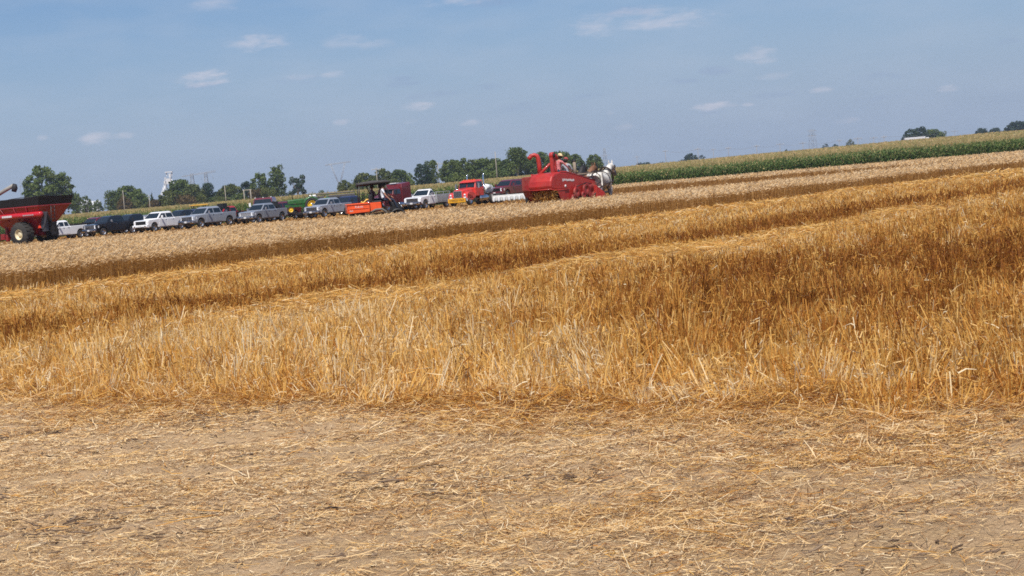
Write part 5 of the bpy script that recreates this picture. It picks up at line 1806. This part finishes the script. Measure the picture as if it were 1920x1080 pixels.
def tree(px, top, wpx, Y, label, mat=L_GREEN, kind='round', trunk=BARK, group='trees along the far side of the fields', low=.14, base=None, n=None, cat='tree', name='broadleaf_tree'):
    """a tree whose top shows at a given height of the picture and whose crown is wpx pixels wide"""
    tp = atpx(px, top, Y)
    gz = tz(0, Y) if base is None else base
    H = tp.z - gz
    wpx = wpx * (1.22 if group.startswith('trees along') else 1.4 if px > 1700 else 1.15)
    Wd = wpx * Y / FPX
    root = thing(name, label, cat, (tp.x, Y, gz), random.uniform(0, 6.28), group)
    rw = Wd / 2
    seed = random.randint(0, 99999)
    g = np.random.default_rng(seed)
    rnd = random.Random(seed)
    # lobes of the crown
    lobes = []
    z0 = H * low
    if kind == 'round':
        K = 22
        for k in range(K):
            f = (k + .5) / K
            z = z0 + (H - z0) * (.16 + .78 * f)
            sp = rw * (1.0 - .15 * abs(f - .35)) * math.sqrt(max(.06, 1 - (max(f - .42, 0) / .62) ** 2))
            a = k * 2.4 + rnd.uniform(-.4, .4)
            rr = rnd.uniform(.22, .46) * rw * (1 - .25 * f)
            d = max(0, sp - rr * .9)
            lobes.append((d * math.cos(a), d * math.sin(a), min(z, H - rr * .72), rr, rr * rnd.uniform(.62, .85)))
        lobes.append((0, 0, z0 + (H - z0) * .45, rw * .74, (H - z0) * .42))
    elif kind == 'cone':
        for k in range(14):
            f = k / 13
            rr = rw * (1.0 - .72 * f) * rnd.uniform(.55, .75)
            a = k * 2.4
            d = rw * (1 - .8 * f) - rr * .7
            lobes.append((d * math.cos(a), d * math.sin(a), z0 + (H - z0) * (.1 + .82 * f), rr, (H - z0) * .1))
    elif kind == 'tall':
        for k in range(20):
            f = (k + .5) / 20
            rr = rw * rnd.uniform(.26, .5)
            a = k * 2.4 + rnd.uniform(-.5, .5)
            d = rw * rnd.uniform(.3, .62) * math.sqrt(max(.1, 1 - (max(f - .6, 0) / .45) ** 2))
            lobes.append((d * math.cos(a), d * math.sin(a), min(z0 + (H - z0) * (.1 + .85 * f), H - rr * .8), rr, rr * .85))
    elif kind == 'bare':
        for k in range(16):
            a = k * 2.4
            f = rnd.uniform(.1, .95)
            lobes.append((rw * .8 * math.cos(a) * rnd.uniform(.3, 1) * (1.1 - .5 * f), rw * .8 * math.sin(a) * rnd.uniform(.3, 1) * (1.1 - .5 * f), H * (.2 + .74 * f), rw * rnd.uniform(.18, .3), rw * .22))
    elif kind == 'bush':
        for k in range(9):
            a = k * 2.4
            rr = rw * rnd.uniform(.34, .5)
            d = (rw - rr) * rnd.uniform(.3, 1)
            lobes.append((d * math.cos(a), d * math.sin(a), min(H - rr * .9, H * rnd.uniform(.2, .75)), rr, min(rr * .9, H * .45)))
    # leaf clumps spread through the lobes, most of them near their skins
    if n is None:
        n = int(min(3400, 900 + 20 * wpx * wpx / 14))
    if kind == 'bare':
        n = int(n * .45)
    w_ = np.array([l[3] ** 1.6 for l in lobes])
    idx = g.choice(len(lobes), n, p=w_ / w_.sum())
    Lb = np.array(lobes)[idx]
    d = g.normal(size=(n, 3))
    d /= np.linalg.norm(d, axis=1, keepdims=True)
    rad = g.uniform(.35, 1, n) ** .45 * g.normal(1, .13, n)
    c = Lb[:, :3] + d * rad[:, None] * np.stack([Lb[:, 3], Lb[:, 3], Lb[:, 4]], 1)
    c[:, 2] = np.maximum(c[:, 2], .15 + g.uniform(0, .4, n))
    s = g.uniform(.45, 1.3, n) * max(.26, rw * .075)
    nr = d * .8 + g.normal(size=(n, 3)) * .55
    nr /= np.linalg.norm(nr, axis=1, keepdims=True)
    t1 = np.cross(nr, g.normal(size=(n, 3)))
    t1 /= np.linalg.norm(t1, axis=1, keepdims=True)
    t2 = np.cross(nr, t1)
    a = t1 * s[:, None]
    b = t2 * (s * g.uniform(.5, .9, n))[:, None]
    j = lambda: 1 + g.normal(0, .22, (n, 1))
    V = np.stack([c - a * j(), c - b * j(), c + a * j(), c + b * j()], 1).reshape(-1, 3)
    Q = np.arange(n * 4).reshape(-1, 4)
    lt = np.array([rnd.uniform(.3, .7) for _ in lobes])[idx]
    cr = np_mesh('crown', V, Q, mat, np.clip(lt + g.normal(0, .16, n), 0, 1))
    cr.parent = root

    def tk(q):
        r = max(.12, H * .022)
        top_ = z0 + (H - z0) * (.62 if kind != 'cone' else .95)
        q.tube([(0, 0, -.3), (0, 0, H * .04), (rnd.gauss(0, .02) * H, rnd.gauss(0, .02) * H, top_ * .5), (rnd.gauss(0, .03) * H, rnd.gauss(0, .03) * H, top_)], [r * 1.5, r * 1.05, r * .8, r * .25], 8)
        for l in lobes[:-1] if kind != 'cone' else []:
            f = rnd.uniform(.25, .6)
            limb(q, (0, 0, top_ * f), l[:3], r * .5, r * .1, 5)
            if kind == 'bare':
                for _ in range(4):
                    p = Vector(l[:3])
                    limb(q, Vector((0, 0, top_ * f)).lerp(p, rnd.uniform(.5, 1)), p + Vector((rnd.gauss(0, 1), rnd.gauss(0, 1), abs(rnd.gauss(0, 1)))) * l[3], r * .16, r * .04, 4)
    part('trunk', trunk, root, tk)
    return root


T = tree
T(76, 309, 62, 560, 'broad tall spreading tree rising behind the red grain cart', L_GREEN, 'round')
T(112, 322, 46, 566, 'rounded tree leaning on the right side of the tallest tree behind the grain cart', L_GREEN, 'round')
T(52, 336, 26, 560, 'small loose tree left of the tall spreading tree above the grain cart', L_GREEN, 'tall')
T(142, 361, 22, 600, 'slim green tree just right of the grain cart extension', L_GREEN, 'tall')
T(160, 366, 20, 640, 'small pale tree left of the white farm sheds', L_GREEN, 'round')
T(182, 374, 20, 690, 'little round tree standing over the white farm sheds', L_GREEN, 'round', base=0)
T(207, 357, 26, 610, 'upright green tree left of the large dome-shaped tree', L_GREEN, 'tall')
T(238, 347, 54, 620, 'large dome-shaped tree behind the utility pole above the black pickup', L_GREEN, 'round', low=.08)
T(232, 367, 26, 600, 'russet brown bushy tree in front of the dome-shaped tree', L_RUSSET, 'round', low=.05)
T(262, 361, 36, 612, 'green tree sloping down on the right of the dome-shaped tree', L_GREEN, 'round', low=.05)
T(284, 362, 11, 610, 'thin dark conifer left of the white grain tower', L_DARK, 'cone', name='conifer_tree')
T(290, 371, 32, 596, 'low russet and olive bush at the foot of the white grain tower', L_RUSSET, 'bush', name='bush', cat='bush')
T(313, 357, 36, 598, 'bright green bushy tree below the white grain tower', L_OLIVE, 'round', low=.03)
T(336, 336, 52, 620, 'broad dark green tree right of the white grain tower', L_GREEN, 'round')
T(362, 345, 40, 612, 'olive green tree joined to the right of the broad dark tree', L_OLIVE, 'round', low=.06)
T(342, 364, 46, 600, 'low dull olive bush in front of the broad dark tree', L_RUSSET, 'bush', name='bush', cat='bush')
T(388, 343, 30, 616, 'narrow dark tree below the twin steel pylon', L_DARK, 'tall', low=.06)
T(405, 359, 22, 630, 'small dark tree between the narrow dark tree and the olive trees', L_DARK, 'round')
T(430, 345, 46, 612, 'wide olive tree with a pole standing before it', L_OLIVE, 'round', low=.04)
T(410, 366, 24, 604, 'low olive bush at the left foot of the wide olive tree', L_OLIVE, 'bush', name='bush', cat='bush')
T(461, 339, 28, 620, 'dark tree behind the pale twin-post frame', L_DARK, 'round', low=.05)
T(486, 322, 36, 612, 'dark green tree left of the tallest poplar-like tree', L_GREEN, 'round', low=.04)
T(517, 309, 36, 606, 'tall airy tree beside the bare-limbed tree', L_GREEN, 'tall', low=.08)
T(555, 325, 36, 600, 'half-bare tree with pale trunk and open limbs standing apart', L_DARK, 'bare', PALEBARK, low=.1)
T(606, 350, 22, 900, 'small blurred dome of trees on the skyline right of the half-bare tree', L_GREEN, 'bush', base=0)
T(645, 337, 26, 600, 'rounded olive tree at the left end of the grove above the utility vehicle', L_OLIVE, 'round', low=.04)
T(682, 323, 40, 606, 'olive tree with uneven crown above the utility vehicle canopy', L_OLIVE, 'round', low=.04)
T(716, 316, 36, 612, 'taller olive tree beside the pole above the dark red semi', L_OLIVE, 'round', low=.04)
T(748, 318, 46, 620, 'wide low sloping tree at the right end of the olive grove', L_GREEN, 'round', low=.04)
T(789, 305, 30, 560, 'very dark conifer-like tree with ragged left edge', L_DARK, 'round', low=.03, name='conifer_tree')
T(806, 300, 30, 564, 'dark green tree pressed against the ragged dark one', L_GREEN, 'tall', low=.05)
T(844, 298, 42, 570, 'green tree with open lower limbs at the left of the long grove', L_GREEN, 'round', low=.12)
T(864, 296, 40, 576, 'green tree above the left exhaust stack of the red semi', L_GREEN, 'round', low=.05)
T(884, 297, 34, 590, 'pale-topped tree behind the red semi', L_OLIVE, 'round', low=.05)
T(904, 296, 42, 580, 'full green tree right of the tall exhaust stack', L_GREEN, 'round', low=.05)
T(926, 297, 40, 586, 'green tree just behind the pole in the long grove', L_GREEN, 'round', low=.05)
T(946, 298, 38, 580, 'dark-bottomed tree at the foot of the tall grove tree', L_GREEN, 'round', low=.05)
T(967, 277, 42, 572, 'tallest grove tree with pale trunk showing through', L_GREEN, 'tall', PALEBARK, low=.34)
T(986, 292, 36, 580, 'dark tree left of the hooked red spout', L_GREEN, 'round', low=.05)
T(1012, 284, 42, 585, 'rounded tree between the red spout and the grain elevator', L_GREEN, 'round', low=.12)
T(1048, 284, 50, 590, 'wide rounded tree behind the straw-hatted man', L_GREEN, 'round', low=.12)
T(1079, 288, 27, 590, 'rounded tree behind the upright engine stack', L_GREEN, 'round', low=.12)
T(1113, 289, 30, 600, 'small spreading tree over the house behind the horses', L_GREEN, 'round', low=.25)

for (px_, top_, w_, Y_, lb, mt) in ((376, 362, 30, 606, 'low olive bush right of the broad dark tree', L_OLIVE), (398, 367, 26, 608, 'low dark bush under the narrow dark tree', L_GREEN), (447, 360, 32, 604, 'low dark bush right of the wide olive tree', L_GREEN),
                                 (476, 352, 30, 602, 'dull bush behind the right post of the twin-post frame', L_RUSSET), (503, 350, 34, 600, 'dull green bush between the two tall trees', L_OLIVE),
                                 (664, 339, 32, 600, 'low olive bush at the left of the grove above the utility vehicle', L_OLIVE), (700, 335, 36, 602, 'low green bush at the foot of the pole above the dark red semi', L_GREEN),
                                 (732, 334, 38, 604, 'low green bush between the taller olive tree and the sloping tree', L_OLIVE), (768, 334, 26, 610, 'low dark bush at the right end of the olive grove', L_GREEN), (255, 372, 34, 604, 'low green bush between the dome-shaped tree and the low russet bush', L_OLIVE),
                                 (855, 322, 40, 566, 'dark undergrowth bush left of the red semi stack', L_GREEN), (930, 318, 50, 568, 'dark undergrowth bush beneath the long grove', L_GREEN)):
    T(px_, top_, w_, Y_, lb, mt, 'bush', name='bush', cat='bush')
GR = 'trees on the far skyline'
T(1208, 303, 34, 1150, 'low dark hedge-like trees on the skyline right of the white horse', L_DARK, 'bush', group=GR, base=-.5)
T(1245, 300, 22, 1150, 'dark squat tree beside the first skyline pole', L_DARK, 'bush', group=GR, base=0)
T(1276, 293, 18, 1150, 'little dark tree at the left of the skyline clump', L_DARK, 'bush', group=GR, base=0)
T(1294, 287, 30, 1150, 'highest dark tree of the skyline clump in the middle of the corn horizon', L_DARK, 'round', group=GR, base=0)
T(1315, 290, 18, 1150, 'rounded dark tree right of the highest of the skyline clump', L_DARK, 'round', group=GR, base=0)
T(1331, 292, 13, 1150, 'small separate dark tree right of the skyline clump', L_DARK, 'bush', group=GR, base=0)
T(1474, 279, 8, 1150, 'tiny lone tree on the bare skyline', L_DARK, 'round', group=GR, base=1)
T(1525, 276, 10, 1150, 'tiny bush at the foot of the far lattice pylon', L_DARK, 'bush', group=GR, base=0, name='bush', cat='bush')
T(1548, 268, 17, 1150, 'dark round tree right of the far lattice pylon', L_DARK, 'round', group=GR, base=0)
T(1566, 269, 16, 1150, 'dark round tree touching the one by the pylon', L_DARK, 'round', group=GR, base=0)
T(1594, 261, 20, 1000, 'olive round tree between two skyline poles', L_OLIVE, 'round', group=GR, base=.5)
T(1627, 268, 10, 1150, 'tiny dark bush right of the olive skyline tree', L_DARK, 'bush', group=GR, base=0, name='bush', cat='bush')
T(1708, 241, 28, 960, 'dark tree at the left end of the white trailer', L_DARK, 'round', group=GR, base=.5)
T(1726, 237, 28, 965, 'tallest dark tree behind the white trailer', L_DARK, 'round', group=GR, base=.5)
T(1748, 242, 34, 970, 'green-grey tree right of the white trailer', L_GREEN, 'round', group=GR, base=.5)
T(1769, 245, 20, 975, 'thin greyish tree at the right end of the trailer clump', L_OLIVE, 'bare', group=GR, base=.5)
T(1798, 257, 8, 1200, 'tiny tree on the skyline between the two right-hand clumps', L_DARK, 'bush', group=GR, base=2)
T(1841, 240, 24, 1200, 'dark tree at the left of the last skyline clump', L_DARK, 'round', group=GR, base=1.5)
T(1864, 239, 22, 1200, 'second dark tree of the last skyline clump', L_DARK, 'round', group=GR, base=1.5)
T(1882, 246, 18, 1200, 'low dark tree in the dip of the last skyline clump', L_DARK, 'round', group=GR, base=1.5)
T(1908, 227, 42, 1200, 'tall dark mass of tree at the right edge of the picture', L_DARK, 'round', group=GR, base=1.5)

POLEM = paint('weathered_pole', (.30, .27, .23), .85)
POLED = paint('dark_pole', (.26, .25, .25), .85)


def pole(px, top, Y, label, arm=1.6, mat=POLEM, r=.12):
    p = atpx(px, top, Y)
    g = tz(0, Y)
    t = thing('utility_pole', label, 'utility pole', (p.x, Y, g - .5), 0, 'utility poles')
    H = p.z - g + .5
    part('post', mat, t, lambda q: q.tube([(0, 0, 0), (0, 0, H)], [r * 1.3, r * .9], 8))
    if arm:
        part('crossarm', mat, t, lambda q: q.box((0, -.16, H - .7), (arm * 1.5, .14, .16)))
        for x in (-arm * .7, -arm * .3, arm * .3, arm * .7):
            part('insulator', PLATE, t, lambda q, x=x: q.lathe([(.07, 0), (.09, .12), (.04, .26), (.001, .28)], (x, -.16, H - .62), (0, 0, 1), 8))
    return (p.x, Y, p.z)


pole(230, 357, 575, 'pale pole in front of the russet tree above the black pickup', 0)
pole(279, 365, 585, 'thin pole left of the low russet bush', 0)
pole(421, 348, 585, 'pole standing against the wide olive tree', 0)
pole(705, 314, 600, 'pole with crossarm above the dark red semi', 2.2)
pole(820, 304, 580, 'pole with wide crossarm just right of the two dark trees', 2.6)
pole(928, 284, 562, 'tall pole in front of the long grove right of the red semi', 0)
PR = [pole(1110, 292, 640, 'pole above the house behind the horses', 0),
      pole(1194, 292, 900, 'faint pole on the skyline nearest the white horse', 1.5, POLED),
      pole(1247, 281, 800, 'skyline pole above the squat dark tree', 1.6, POLED),
      pole(1308, 277, 760, 'pole rising through the dark skyline clump', 1.8, POLED),
      pole(1337, 278, 860, 'skyline pole just right of the dark clump', 1.5, POLED),
      pole(1365, 275, 760, 'skyline pole standing alone right of the clump', 1.6, POLED),
      pole(1418, 271, 740, 'taller skyline pole halfway between the dark clump and the lattice pylon', 1.6, POLED),
      pole(1462, 268, 860, 'skyline pole with wide crossarm by the tiny lone tree', 2.6, POLED),
      pole(1505, 266, 860, 'skyline pole left of the far lattice pylon', 2.4, POLED),
      pole(1573, 261, 800, 'skyline pole between the dark pair of trees and the olive tree', 1.6, POLED),
      pole(1608, 257, 800, 'skyline pole right of the olive tree', 2.6, POLED),
      pole(1638, 256, 800, 'skyline pole by the tiny bush', 2.2, POLED),
      pole(1657, 254, 720, 'dark skyline pole left of the white trailer', 1.4, POLED),
      pole(1790, 244, 1100, 'faint pole right of the trailer clump', 2.4, POLED),
      pole(1852, 243, 1000, 'pole standing before the last skyline clump', 0, POLED)]

# sagging wires strung along the skyline poles
ww = thing('power_line', 'thin sagging wires strung between the skyline poles', 'power line', (0, 0, 0))
WIREM = paint('wire_grey', (.3, .31, .33), .6)
for off in (-.9, .9):
    def wr(q, off=off):
        for a, b in zip(PR[2:-2], PR[3:-1]):
            A, Bq = Vector(a), Vector(b)
            q.tube([A.lerp(Bq, k / 6) + Vector((off, 0, -.5 - 1.1 * 4 * (k / 6) * (1 - k / 6))) for k in range(7)], .02, 4)
    part('wire', WIREM, ww, wr)

hp = thing('pole_frame', 'pale twin-post frame with crossbar in front of the dark trees', 'utility pole', at(466, 590, tz(0, 590)), 0)
part('post', POLEM, hp, lambda q: [q.tube([(x, 0, -.5), (x, 0, 5.9)], .17, 8) for x in (-1.15, 1.15)])
part('crossbar', POLEM, hp, lambda q: q.box((0, 0, 5.7), (3.0, .2, .25)))

LAT = paint('pylon_steel', (.36, .38, .41), .6, .1)


def lattice(q, a0, a1, b0, b1, n=6, r=.13):
    """a lattice leg between two feet and two heads, all given as points of its two near corners"""
    a0, a1, b0, b1 = map(Vector, (a0, a1, b0, b1))
    q.tube([a0, b0], r, 5)
    q.tube([a1, b1], r, 5)
    for k in range(n):
        f, g = k / n, (k + 1) / n
        p = [a0.lerp(b0, f), a1.lerp(b1, f), a0.lerp(b0, g), a1.lerp(b1, g)]
        q.tube([p[0], p[3]], r * .6, 4)
        q.tube([p[1], p[2]], r * .6, 4)
        q.tube([p[2], p[3]], r * .6, 4)


def pylon_box(q, cx, w0, w1, z0, z1, n, r):
    for s in (-1, 1):
        lattice(q, (cx - w0, s * w0, z0), (cx + w0, s * w0, z0), (cx - w1, s * w1, z1), (cx + w1, s * w1, z1), n, r)
        lattice(q, (cx + s * w0, -w0, z0), (cx + s * w0, w0, z0), (cx + s * w1, -w1, z1), (cx + s * w1, w1, z1), n, r)


Yp = 1400
k_ = Yp / FPX
p0 = atpx(372, 322, Yp)
pt_ = thing('steel_pylon', 'wide twin-leg steel pylon with one long crossarm above the dark trees', 'pylon', (p0.x, Yp, -1), 0, 'steel pylons')
zt = p0.z + 1
part('leg', LAT, pt_, lambda q: pylon_box(q, -13 * k_, 3.0, .9, 0, zt - 1, 7, .13))
part('leg', LAT, pt_, lambda q: pylon_box(q, 13 * k_, 3.0, .9, 0, zt - 1, 7, .13))
part('crossarm', LAT, pt_, lambda q: (lattice(q, (-32 * k_, 0, zt - 3.0), (-32 * k_, 0, zt - 2.6), (32 * k_, 0, zt - 1.4), (32 * k_, 0, zt), 16, .12)))
for x in (-24, 2, 24):
    part('insulator', LAT, pt_, lambda q, x=x: q.tube([(x * k_, 0, zt - 2), (x * k_ + 1.5, 0, zt - 7)], .08, 4))
p0 = atpx(633, 306, Yp)
pt_ = thing('steel_pylon', 'steel pylon with spread V head above the pale silver pickup', 'pylon', (p0.x, Yp, -1), 0, 'steel pylons')
zt2 = p0.z + 1
part('body', LAT, pt_, lambda q: pylon_box(q, 0, 3.2, 1.0, 0, zt2 * .55, 6, .13))
part('leg', LAT, pt_, lambda q: [lattice(q, (s * .6, 0, zt2 * .52), (s * 1.6, 0, zt2 * .55), (s * 12 * k_, 0, zt2), (s * 15 * k_, 0, zt2), 6, .13) for s in (-1, 1)])
part('crossarm', LAT, pt_, lambda q: lattice(q, (-24 * k_, 0, zt2 - 1.2), (-24 * k_, 0, zt2 - .4), (24 * k_, 0, zt2), (24 * k_, 0, zt2 + .9), 14, .12))
p0 = atpx(1522, 243, Yp)
pt_ = thing('steel_pylon', 'straight lattice steel pylon on the far skyline beyond the corn', 'pylon', (p0.x, Yp, -1), .4, 'steel pylons')
zt3 = p0.z + 1
part('body', LAT, pt_, lambda q: pylon_box(q, 0, 3.0, 1.6, 0, zt3, 6, .09))
part('crossarm', LAT, pt_, lambda q: [q.box((0, 0, z), (9, .3, .3)) for z in (zt3 - 1, zt3 - 5)])
p0 = atpx(1133, 278, Yp)
pt_ = thing('steel_pylon', 'thin pylon top showing above the white horse', 'pylon', (p0.x, Yp, -1), .4, 'steel pylons')
zt4 = p0.z + 1
part('body', LAT, pt_, lambda q: pylon_box(q, 0, 2.6, .5, 0, zt4, 6, .08))
part('crossarm', LAT, pt_, lambda q: [q.box((0, 0, z), (w, .3, .3)) for z, w in ((zt4 - 6, 9), (zt4 - 10, 7))])
p0 = atpx(40, 336, Yp)
pt_ = thing('steel_pylon', 'faint lattice pylon left of the tall spreading tree behind the grain cart', 'pylon', (p0.x, Yp, -1), .3, 'steel pylons')
zt5 = p0.z + 1
part('body', LAT, pt_, lambda q: pylon_box(q, 0, 3.0, 1.2, 0, zt5, 6, .09))
part('crossarm', LAT, pt_, lambda q: [q.box((0, 0, z), (8, .3, .3)) for z in (zt5 - 6,)])

# white grain tower with slanting conveyor
WM = paint('white_sheet_metal', (.62, .63, .64), .5, var=.06)
Yg = 1000
kg = Yg / FPX
g0 = atpx(320, 386, Yg)
gt = thing('grain_tower', 'white grain elevator tower with slanting conveyor behind the trees', 'grain elevator', (g0.x, Yg, 0), 0)
zT = atpx(319, 323, Yg).z
part('tower', WM, gt, lambda q: [q.box((x, y, zT * .45), (.35, .35, zT * .9)) for x in (-1.6, 1.6) for y in (-1.6, 1.6)] + [q.box((0, s * 1.6, z), (3.2, .25, .3)) for z in (zT * .3, zT * .55, zT * .75) for s in (-1, 1)] + [q.box((.4, 0, zT - 5.0), (2.8, 2.6, 3.0)), q.box((1.3, 0, zT - 1.9), (1.2, 1.6, 2.2)), q.box((-2.0, 0, zT - 5.6), (1.0, 2, 1.4))])
part('head_house', WM, gt, lambda q: (q.box((.8, 0, zT + .2), (4.2, 2.0, .6)), q.box((-.6, 0, zT - .8), (.5, .5, 2.4)), q.box((2.5, 0, zT - .8), (.5, .5, 2.4))))
part('conveyor', WM, gt, lambda q: (q.tube([(-1.5, 0, zT - 6.5), (-30 * kg, 0, 3.0)], .45, 6), q.tube([(-1.5, 0, zT - 4.5), (-30 * kg, 0, 5.2)], .14, 6), [q.tube([Vector((-1.5, 0, zT - 6.5)).lerp(Vector((-30 * kg, 0, 3.0)), f), Vector((-1.5, 0, zT - 4.5)).lerp(Vector((-30 * kg, 0, 5.2)), f)], .09, 4) for f in (.1, .25, .4, .55, .7, .85)]))
part('brace', WM, gt, lambda q: (q.tube([(1.8, 0, zT - 4), (5.6, 0, zT - 11)], .3, 6), q.tube([(5.6, 0, zT - 11), (5.8, 0, 0)], .3, 6)))

ROOFG = paint('pale_metal_roof', (.55, .56, .57), .5)
ROOFGR = paint('grey_green_roof', (.18, .23, .21), .7)


def shed(px, Y, w, d, h, rise, label, wall=WM, roof=ROOFG, base=None, name='farm_shed', cat='shed', rz=0.15, doors=True):
    g = tz(0, Y) if base is None else base
    p = at(px, Y, g)
    t = thing(name, label, cat, p, rz)
    part('wall', wall, t, lambda q: (q.box((0, 0, h / 2 - .5), (w, d, h + 1)), q.loft([[(-w / 2 + .002, -d / 2 + .002, h), (-w / 2 + .002, d / 2 - .002, h), (-w / 2 + .002, 0, h + rise)], [(w / 2 - .002, -d / 2 + .002, h), (w / 2 - .002, d / 2 - .002, h), (w / 2 - .002, 0, h + rise)]])))
    part('roof', roof, t, lambda q: [q.pane([(-w / 2 - .3, s * (d / 2 + .3), h - .1), (w / 2 + .3, s * (d / 2 + .3), h - .1), (w / 2 + .3, 0, h + rise + .05), (-w / 2 - .3, 0, h + rise + .05)][::(1 if s < 0 else -1)], .12, 0, .01) for s in (-1, 1)])
    if doors:
        dd = part('door', ROOFG, t, lambda q: q.box((-w * .2, -d / 2 - .03, h * .38), (w * .25, .06, h * .75)))
        part('window', GLASS, t, lambda q: q.box((w * .25, -d / 2 - .03, h * .55), (w * .12, .06, h * .3)))
    return t


zz = lambda px, py, Y: atpx(px, py, Y).z
shed(161, 705, 5.5, 8, zz(161, 386, 705) - 0, zz(161, 376, 705) - zz(161, 386, 705), 'white shed with low gable between the small trees on the left', base=0)
shed(179, 720, 5.0, 7, zz(179, 384, 720), zz(179, 377, 720) - zz(179, 384, 720), 'smaller white shed right of its gabled neighbour', base=0)
shed(997, 640, 2.2, 3, zz(997, 322, 640) - 3, .4, 'tiny white shed at the foot of the grove left of the red spout', base=3.0, doors=False)
shed(1114, 660, 4.8, 6, zz(1114, 313, 660) - 3, zz(1114, 306, 660) - zz(1114, 313, 660), 'small house with grey-green roof behind the horses', roof=ROOFGR, base=3.0, name='farm_house', cat='house')
tl = thing('box_trailer', 'long white box trailer parked before the dark trees on the skyline', 'trailer', (at(1717, 900, 0).x, 900, 0), .02)
zb = zz(1717, 257, 900)
part('box', WM, tl, lambda q: q.box((0, 0, zb - 1.35), (11.0, 2.5, 2.7)), .05, 1)
part('underframe', BLACKMET, tl, lambda q: q.box((0, 0, zb - 2.95), (10, 2.0, .4)))
part('tractor_cab', WHITEP, tl, lambda q: (q.box((6.6, 0, zb - 1.6), (1.4, 2.3, 2.0)), q.box((7.6, 0, zb - 2.2), (1.0, 2.0, 1.0))), .1, 2)
for x in (-4.2, -3.1, 5.0, 7.4):
    for s in (-1, 1):
        o_ = MB()
        o_.lathe([(.001, -.15), (.5, -.15), (.5, .15), (.001, .15)], (x, s * 1.0, zb - 3.3), (0, 1, 0), 14)
        o_.build('wheel', TYRE, tl)
import os
stubble()
windrow_straw()
headland_straw()
dark_residue()
wheat()
corn()
verge()
haze()
